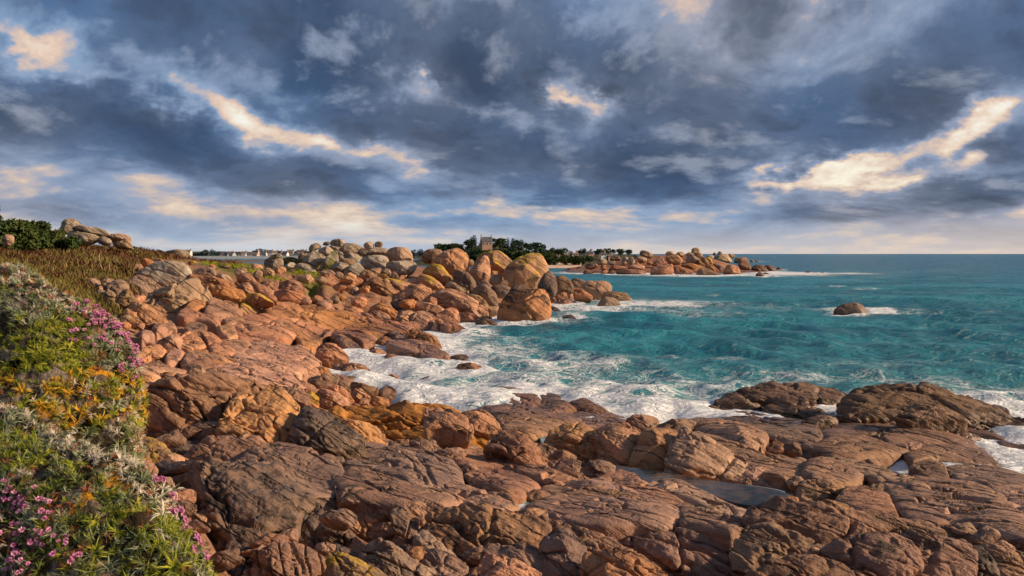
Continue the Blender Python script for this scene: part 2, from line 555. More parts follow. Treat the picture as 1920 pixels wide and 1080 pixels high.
# bedding frame of the bedrock: along strike, across the beds, down dip
BED = np.array([[.72, -.69, .0], [.48, .50, .72], [-.50, -.52, .69]])
BED /= np.linalg.norm(BED, axis=1)[:, None]


def smooth_outline(p, n, cut=.22):
    for _ in range(2):
        a, b = p, np.roll(p, -1, 0)
        p = np.stack([a * (1 - cut) + b * cut, a * cut + b * (1 - cut)], 1).reshape(-1, 2)
    c = np.concatenate([p, p[:1]])
    s = np.concatenate([[0], np.cumsum(np.linalg.norm(np.diff(c, axis=0), axis=1))])
    u = np.linspace(0, s[-1], n, endpoint=False)
    return np.stack([np.interp(u, s, c[:, 0]), np.interp(u, s, c[:, 1])], -1)


def star_centre(b):
    a, n = b, np.roll(b, -1, 0)
    cr = a[:, 0] * n[:, 1] - n[:, 0] * a[:, 1]
    A = cr.sum() / 2
    cen = ((a + n) * cr[:, None]).sum(0) / (6 * A)
    lo, hi = b.min(0), b.max(0)
    g = np.stack(np.meshgrid(np.linspace(.15, .85, 15), np.linspace(.15, .85, 15)), -1).reshape(-1, 2) * (hi - lo) + lo
    g = np.concatenate([cen[None], g])
    e = n - a
    d = a[None] - g[:, None]
    turn = (d[..., 0] * e[None, :, 1] - d[..., 1] * e[None, :, 0]) * np.sign(A)
    bad = (turn < 0).mean(1)
    score = bad * 6 + np.linalg.norm((g - cen) / (hi - lo), axis=1) * .5
    return g[np.argmin(score)], abs(A)


def build_rock(px, typ, Yb=None, tilt=None, k=None, flute=False, cut=False, seed=0, spacing=2.8, rough=1., roll=0., grow=None):
    """A solid rock whose outline, seen from the beach, is the traced one. Returns verts, faces, base point."""
    rng = np.random.default_rng(seed + 1)
    px = np.asarray(px, float)
    low = px[np.argsort(-px[:, 1])[:2]].mean(0)
    if Yb is None:
        Yb = hit(low[0], low[1])
    base = at(low[0], low[1], Yb)
    tl = math.radians(TILT[typ] if tilt is None else tilt)
    n = np.array([roll, -math.sin(tl), math.cos(tl)])
    n /= np.linalg.norm(n)
    e1 = np.cross([0, 0, 1.], -n) if tl > .02 else np.array([1., 0, 0])
    e1 = np.array([1., 0, 0]) - n * n[0]
    e1 /= np.linalg.norm(e1)
    e2 = np.cross(n, e1)
    C = np.array([0, 0, CAM_H])
    dirs = np.stack([(px[:, 0] - CX) / F_PX, np.ones(len(px)), -(px[:, 1] - HY) / F_PX], -1)
    s = ((base - C) @ n) / (dirs @ n)
    W3 = C + dirs * s[:, None]
    q = np.stack([(W3 - base) @ e1, (W3 - base) @ e2], -1)
    dig(px, base, n)
    # resolution follows the size the rock has in the picture
    ext = px.max(0) - px.min(0)
    per = np.linalg.norm(px - np.roll(px, 1, 0), axis=1).sum()
    nt = int(np.clip(per / spacing, 28, 330))
    ns = int(np.clip(min(ext[0], ext[1] * 1.6) / spacing * .75, 9, 70))
    B = smooth_outline(q, nt, .17 if typ == 'R' else .13)
    c, area = star_centre(B)
    B = c + (B - c) * (grow or GROW[typ])
    L = math.sqrt(area)
    Ls = min(L, math.sqrt(ext[0] * ext[1]) * .8 * Yb / F_PX * 1.15)      # scale of the relief
    lo, hi = B.min(0), B.max(0)
    small = min(hi - lo)
    Ht = (TOP[typ] if k is None else k) * min(L, small * 1.5)
    Hb = {'R': .45, 'B': .6, 'M': .55, 'S': .6}[typ] * L
    pw, qw = {'R': (4.0, 1.9), 'B': (4.5, 1.7), 'M': (7., 1.5), 'S': (9., 1.5)}[typ]
    u = np.linspace(0, 1, ns + 1)[1:]
    st = np.sin(u * math.pi / 2) ** .95
    ht = Ht * np.clip(1 - st ** pw, 0, 1) ** (1 / qw)
    nb = max(5, ns // 3)
    ub = np.linspace(1, 0, nb + 1)[1:-1]
    sb = np.sin(ub * math.pi / 2) ** .8
    hb = -Hb * np.clip(1 - sb ** pw, 0, 1) ** (1 / qw)
    S = np.concatenate([st, sb])
    H = np.concatenate([ht, hb])
    flat = c + S[:, None, None] * (B - c)[None]
    # top surface leans and swells unevenly
    tw = rng.normal(size=2) * .22
    lean = 1 + ((flat - c) @ tw) / L
    if typ in 'MSB':
        fac = np.full(flat.shape[:2], 9.)
        for _ in range(6):
            a = rng.uniform(0, 2 * math.pi)
            g = rng.uniform(.25, 1.1) * np.array([math.cos(a), math.sin(a)])
            fac = np.minimum(fac, 1.12 + rng.uniform(-.12, .3) + ((flat - c) @ g) / (L * .6))
        lean = np.clip(fac, .25, 1.5)
    hh = H[:, None] * np.where(H[:, None] > 0, np.clip(lean, .3, 1.6), 1)
    down = np.array([0, 0, -1.]) if typ in 'MS' else (-n * .75 + np.array([0, 0, -.45]))
    P = base + flat[..., :1] * e1 + flat[..., 1:] * e2
    P = P + np.where(hh > 0, hh, 0)[..., None] * n + np.where(hh < 0, -hh, 0)[..., None] * down
    cen = base + c[0] * e1 + c[1] * e2
    # planar breaks knock facets into the upper side
    if typ in 'RB':
        K = {'R': 12, 'B': 10}[typ]
        for _ in range(K):
            a, f = rng.uniform(0, 2 * math.pi), rng.uniform(.25, 1.05)
            d = n * math.cos(f) + (e1 * math.cos(a) + e2 * math.sin(a)) * math.sin(f)
            sup = ((P - cen) @ d)
            lim = sup.max() * rng.uniform(*((.55, .90) if typ == 'R' else (.54, .90)))
            ex = sup - lim
            soft = (.012 if typ == 'R' else .008) * L
            cutd = np.where(ex > 0, ex * ex / (ex + soft), 0)
            edge = np.clip(1.15 - S, 0, 1)[:, None] ** .5      # keep the outline
            P = P - (cutd * edge)[..., None] * d

    def normals(P):
        dt = np.roll(P, -1, 1) - np.roll(P, 1, 1)
        dr = np.gradient(P, axis=0)
        N = np.cross(dr, dt)
        ln = np.linalg.norm(N, axis=-1, keepdims=True)
        N = N / np.maximum(ln, 1e-12)
        if (N[: ns // 2 + 1] @ n).mean() < 0:
            N = -N
        return N

    N = normals(P)
    X = (P - base + rng.uniform(-50, 50, 3)) / Ls
    Q = (X @ BED.T)
    wob = fbm(X * 1.6, 3)
    if typ == 'R':
        d = .055 * fbm(X * 1.5, 3) + .018 * fbm(X * 5.2, 3)
    else:
        d = .035 * fbm(X * 1.7, 3) + .020 * fbm(X * 5.2, 3)
    bed = ridged(Q * np.array([.55, 3.6, 1.2]) + .30 * wob[..., None], 3)
    d = d + {'R': .016, 'B': .030, 'M': .045, 'S': .045}[typ] * (bed - .35)
    if typ != 'R':       # the edges of beds stand out as small steps
        fq = {'B': 2.0, 'M': 3.0, 'S': 3.0}[typ]
        saw = Q[..., 1] * fq + .75 * wob
        saw = saw - np.floor(saw)
        d = d + {'B': .038, 'M': .060, 'S': .060}[typ] * (np.minimum(saw, (1 - saw) * 14) - .45)
        d = d - {'B': .030, 'M': .050, 'S': .050}[typ] * np.exp(-(saw / .045) ** 2)
    # joints
    jp = Q * (np.array([.55, 1.15, .9]) if typ in 'MS' else np.array([.7, .9, .7])) + .20 * wob[..., None]
    ve = voro_edge(jp)
    jd = {'R': .030, 'B': .075, 'M': .085, 'S': .085}[typ]
    d = d - jd * (1 - sstep(ve, 0, .05)) - .15 * jd * (1 - sstep(ve, 0, .2))
    if typ != 'R':
        ve2 = voro_edge(Q * np.array([1.5, 3.6, 2.2]) + .3 * wob[..., None] + 7)
        d = d - .026 * (1 - sstep(ve2, 0, .06)) * (fbm(X * 1.1 + 3, 2) > -.1)
    d = d + (.016 if typ in 'MS' else .010) * fbm(X * 15., 2) + (.0 if typ == 'R' else .012) * (ridged(Q * np.array([2.2, 9., 4.]), 2) - .4)
    if flute:
        xx = (P - base) @ e1 / Ls
        fl = np.abs(np.sin(xx * 11 + 2.0 * fbm(X * 1.1, 2) + rng.uniform(0, 6)))
        d = d - .035 * (1 - fl) ** 2.2 * sstep(fbm(X * .9 + 4, 2), -.4, .2)
    if cut:
        xx = ((P - base) @ e1 + .45 * ((P - base) @ e2)) / Ls
        fr = xx * 4.2 + .25 * fbm(X * 1.5, 2)
        fr = np.abs(fr - np.round(fr))
        d = d - .16 * (1 - sstep(fr, .0, .07))
    fade = np.where(H[:, None] > 0, 1., .6)
    P = P + (d * Ls * rough * fade)[..., None] * N
    R = len(S)
    verts = np.concatenate([P.reshape(-1, 3), P[0].mean(0)[None] + n * (.02 * Ht), P[-1].mean(0)[None]])
    T = nt
    top, bot = R * T, R * T + 1
    f4 = grid_faces(R, T, True)
    i = np.arange(T)
    cap1 = np.stack([np.full(T, top), (i + 1) % T, i], -1)
    cap2 = np.stack([np.full(T, bot), (R - 1) * T + i, (R - 1) * T + (i + 1) % T], -1)
    # consistent outward winding
    a, b_, c_ = P[ns // 2, 0], P[ns // 2, 1], P[ns // 2 + 1, 1]
    fn = np.cross(b_ - a, c_ - a)
    if fn @ N[ns // 2, 0] < 0:
        f4, cap1, cap2 = f4[:, ::-1], cap1[:, ::-1], cap2[:, ::-1]
    return verts, [f4, cap1, cap2], base


def build_draped(px, seed=0, spacing=2.2):
    """A slab of the bedrock pavement: follows the lie of the land, bounded by joints."""
    rng = np.random.default_rng(seed + 1)
    c2 = px.mean(0)
    px = c2 + (px - c2) * 1.07
    # densify so that the edges follow the ground
    pe = np.concatenate([px + (np.roll(px, -1, 0) - px) * t for t in (0, .5)], 1).reshape(-1, 2)
    W3 = np.array([at(x, y, hit(x, y)) for x, y in pe])
    A_ = np.c_[W3[:, :2] - W3[:, :2].mean(0), np.ones(len(W3))]
    sol = np.linalg.lstsq(A_, W3[:, 2], rcond=None)[0]
    n = np.array([-sol[0], -sol[1], 1.])
    n /= np.linalg.norm(n)
    Ym = W3[:, 1].mean()
    dig(px, W3.mean(0) - np.array([0, 0, .004 * Ym]), n)
    ext = px.max(0) - px.min(0)
    per = np.linalg.norm(px - np.roll(px, 1, 0), axis=1).sum()
    nt = int(np.clip(per / spacing, 40, 250))
    ns = int(np.clip(ext[1] * (2.0 if Ym < 30 else 1.3) / spacing, 12, 72))
    B = smooth_outline(W3[:, :2], nt, .12)
    c, area = star_centre(B)
    base = np.array([c[0], c[1], max(0., float(ground(c[0], c[1])))])
    S = np.concatenate([np.sin(np.linspace(0, 1, ns + 1)[1:] * math.pi / 2) ** .9, [1.0, .97]])
    fl = c + S[:, None, None] * (B - c)[None]
    g = np.maximum(ground(fl[..., 0], fl[..., 1]), .0095 * Ym if Ym > 34 else .0)         # beds at the shore stand clear of the water
    kk = float(np.interp(Ym, [18, 40], [1., .5]))       # far beds lie flatter
    Ht = .0075 * Ym * rng.uniform(.7, 1.5) * kk
    tw = rng.normal(size=2) * .006 * Ym * kk
    half = (B - c).std(0) + 1e-6
    h = Ht * np.clip(1 - S ** 9, 0, 1) ** .55
    h[-2:] = (-.25 - .014 * Ym, -.3 - .018 * Ym)
    z = g + h[:, None] + np.where(h[:, None] > 0, ((fl - c) / half) @ tw * np.clip(1.1 - S, 0, 1)[:, None], 0)
    P = np.concatenate([fl, z[..., None]], -1)
    Ls = math.sqrt(ext[0] * ext[1]) * Ym / F_PX
    X = (P + rng.uniform(-50, 50, 3)) / Ls
    Q = X @ BED.T
    wob = fbm(X * 1.3, 3)
    bed = ridged(Q * np.array([.7, 3.2, 1.2]) + .3 * wob[..., None], 3)
    saw = Q[..., 1] * 2.6 + .8 * wob
    saw = saw - np.floor(saw)
    ve = voro_edge(Q * np.array([.8, 2.0, 1.3]) + .2 * wob[..., None])
    ve2 = voro_edge(Q * np.array([2.2, 4.4, 3.]) + .3 * wob[..., None] + 7)
    d = .022 * wob + .026 * (bed - .35) + .070 * (np.minimum(saw, (1 - saw) * 14) - .45) - .060 * np.exp(-(saw / .045) ** 2) + .010 * fbm(X * 12, 2)
    d = d - .10 * (1 - sstep(ve, 0, .055)) - .022 * (1 - sstep(ve2, 0, .06)) * (fbm(X * 1.1 + 3, 2) > -.1)
    P[..., 2] += d * Ls * np.where(h[:, None] > 0, np.clip(1.3 - S, .25, 1)[:, None], 0)
    R, T = P.shape[:2]
    verts = np.concatenate([P.reshape(-1, 3), P[0].mean(0)[None]])
    f4 = grid_faces(R, T, True)
    i = np.arange(T)
    cap = np.stack([np.full(T, R * T), (i + 1) % T, i], -1)
    a, b_, c_ = P[2, 0], P[2, 1], P[3, 1]
    if np.cross(b_ - a, c_ - a)[2] < 0:
        f4, cap = f4[:, ::-1], cap[:, ::-1]
    return verts, [f4, cap], base


SEA_ROCKS = []          # footprints the surf breaks around
ROCK_GROUPS = {'Z3': 'boulders of the grey pile', 'Z4': 'great boulders above the water', 'Z5': 'rocks of the left slope', 'Z6': 'rocks of the point and headland',
               'Z7': 'rocks of the far headland', 'Z8': 'rocks around the inlet', 'A3': 'rocks in the sea', 'A4': 'rocks in the sea', 'A6': 'rocks of the near shelf',
               'A7': 'rocks of the near shelf', 'A8': 'rocks of the near shelf', 'ZA': 'rocks of the hilltop', 'ZB': 'rocks of the heath crest', 'ZC': 'rocks of the left slope',
               'ZD': 'rocks of the near shelf', 'PX': 'rocks of the left slope'}
CAT = {'boulder': 'boulder', 'flat_rock': 'flat rock', 'rock_block': 'rock block', 'sea_rock': 'sea rock', 'sea_boulder': 'sea boulder'}


def trace(view, pts):
    ox, oy, s = VIEW[view]
    return np.array([[ox + float(a.split(',')[0]) / s, oy + float(a.split(',')[1]) / s] for a in pts.split()])


# nearest traced rock behind each photo pixel (half size), so the bedrock can be dug out in front of it
DUG = np.full((640, 1300), 1e9, np.float32)
DUG_OX = 340            # map starts left of the frame


def dig(px, base, n):
    p = px / 2 + np.array([DUG_OX / 2, 0])
    x0, x1 = int(max(0, p[:, 0].min())), int(min(DUG.shape[1], p[:, 0].max() + 2))
    y0, y1 = int(max(0, p[:, 1].min())), int(min(DUG.shape[0], p[:, 1].max() + 2))
    if x1 <= x0 or y1 <= y0:
        return
    gx, gy = np.meshgrid(np.arange(x0, x1) + .5, np.arange(y0, y1) + .5)
    ins = np.zeros(gx.shape, bool)
    a, b = p, np.roll(p, -1, 0)
    for (ax, ay), (bx, by) in zip(a, b):
        if ay != by:
            ins ^= ((gy < ay) != (gy < by)) & (gx < (bx - ax) * (gy - ay) / (by - ay) + ax)
    dx_, dz_ = (gx * 2 - DUG_OX - CX) / F_PX, -(gy * 2 - HY) / F_PX
    dep = ((base - np.array([0, 0, CAM_H])) @ n) / (n[0] * dx_ + n[1] + n[2] * dz_)
    w_ = DUG[y0:y1, x0:x1]
    DUG[y0:y1, x0:x1] = np.where(ins, np.minimum(w_, dep), w_)


def build_traced_rocks():
    for i, line in enumerate(ROCKS.strip().splitlines()):
        view, typ, mk, opts, pts, name, label = line.split('|')
        o = dict(kv.split('=') for kv in opts.split(',') if kv)
        px = trace(view, pts)
        Yb = float(o['Y']) if 'Y' in o else None
        if typ == 'D':
            verts, faces, base = build_draped(px, i)
        else:
            verts, faces, base = build_rock(px, typ, Yb, float(o['t']) if 't' in o else None, float(o['k']) if 'k' in o else None,
                                            'flute' in o, 'cut' in o, seed=i, grow=1.0 if (Yb or 0) > 200 or mk[0] == 'f' else None)
        me = mesh_np(name, verts - base, faces)
        ob = link(name, me, MAT[mk], loc=base)
        tag(ob, label, CAT[name], ROCK_GROUPS[view], 'thing')
        if base[2] < .8 and base[1] < 400:
            m = np.abs(verts[:, 2]) < .5
            if m.sum() > 8:
                v = verts[m]
                lo, hi = v.min(0), v.max(0)
                SEA_ROCKS.append(((lo[0] + hi[0]) / 2, (lo[1] + hi[1]) / 2, max(.2, (hi[0] - lo[0]) / 2), max(.2, (hi[1] - lo[1]) / 2)))

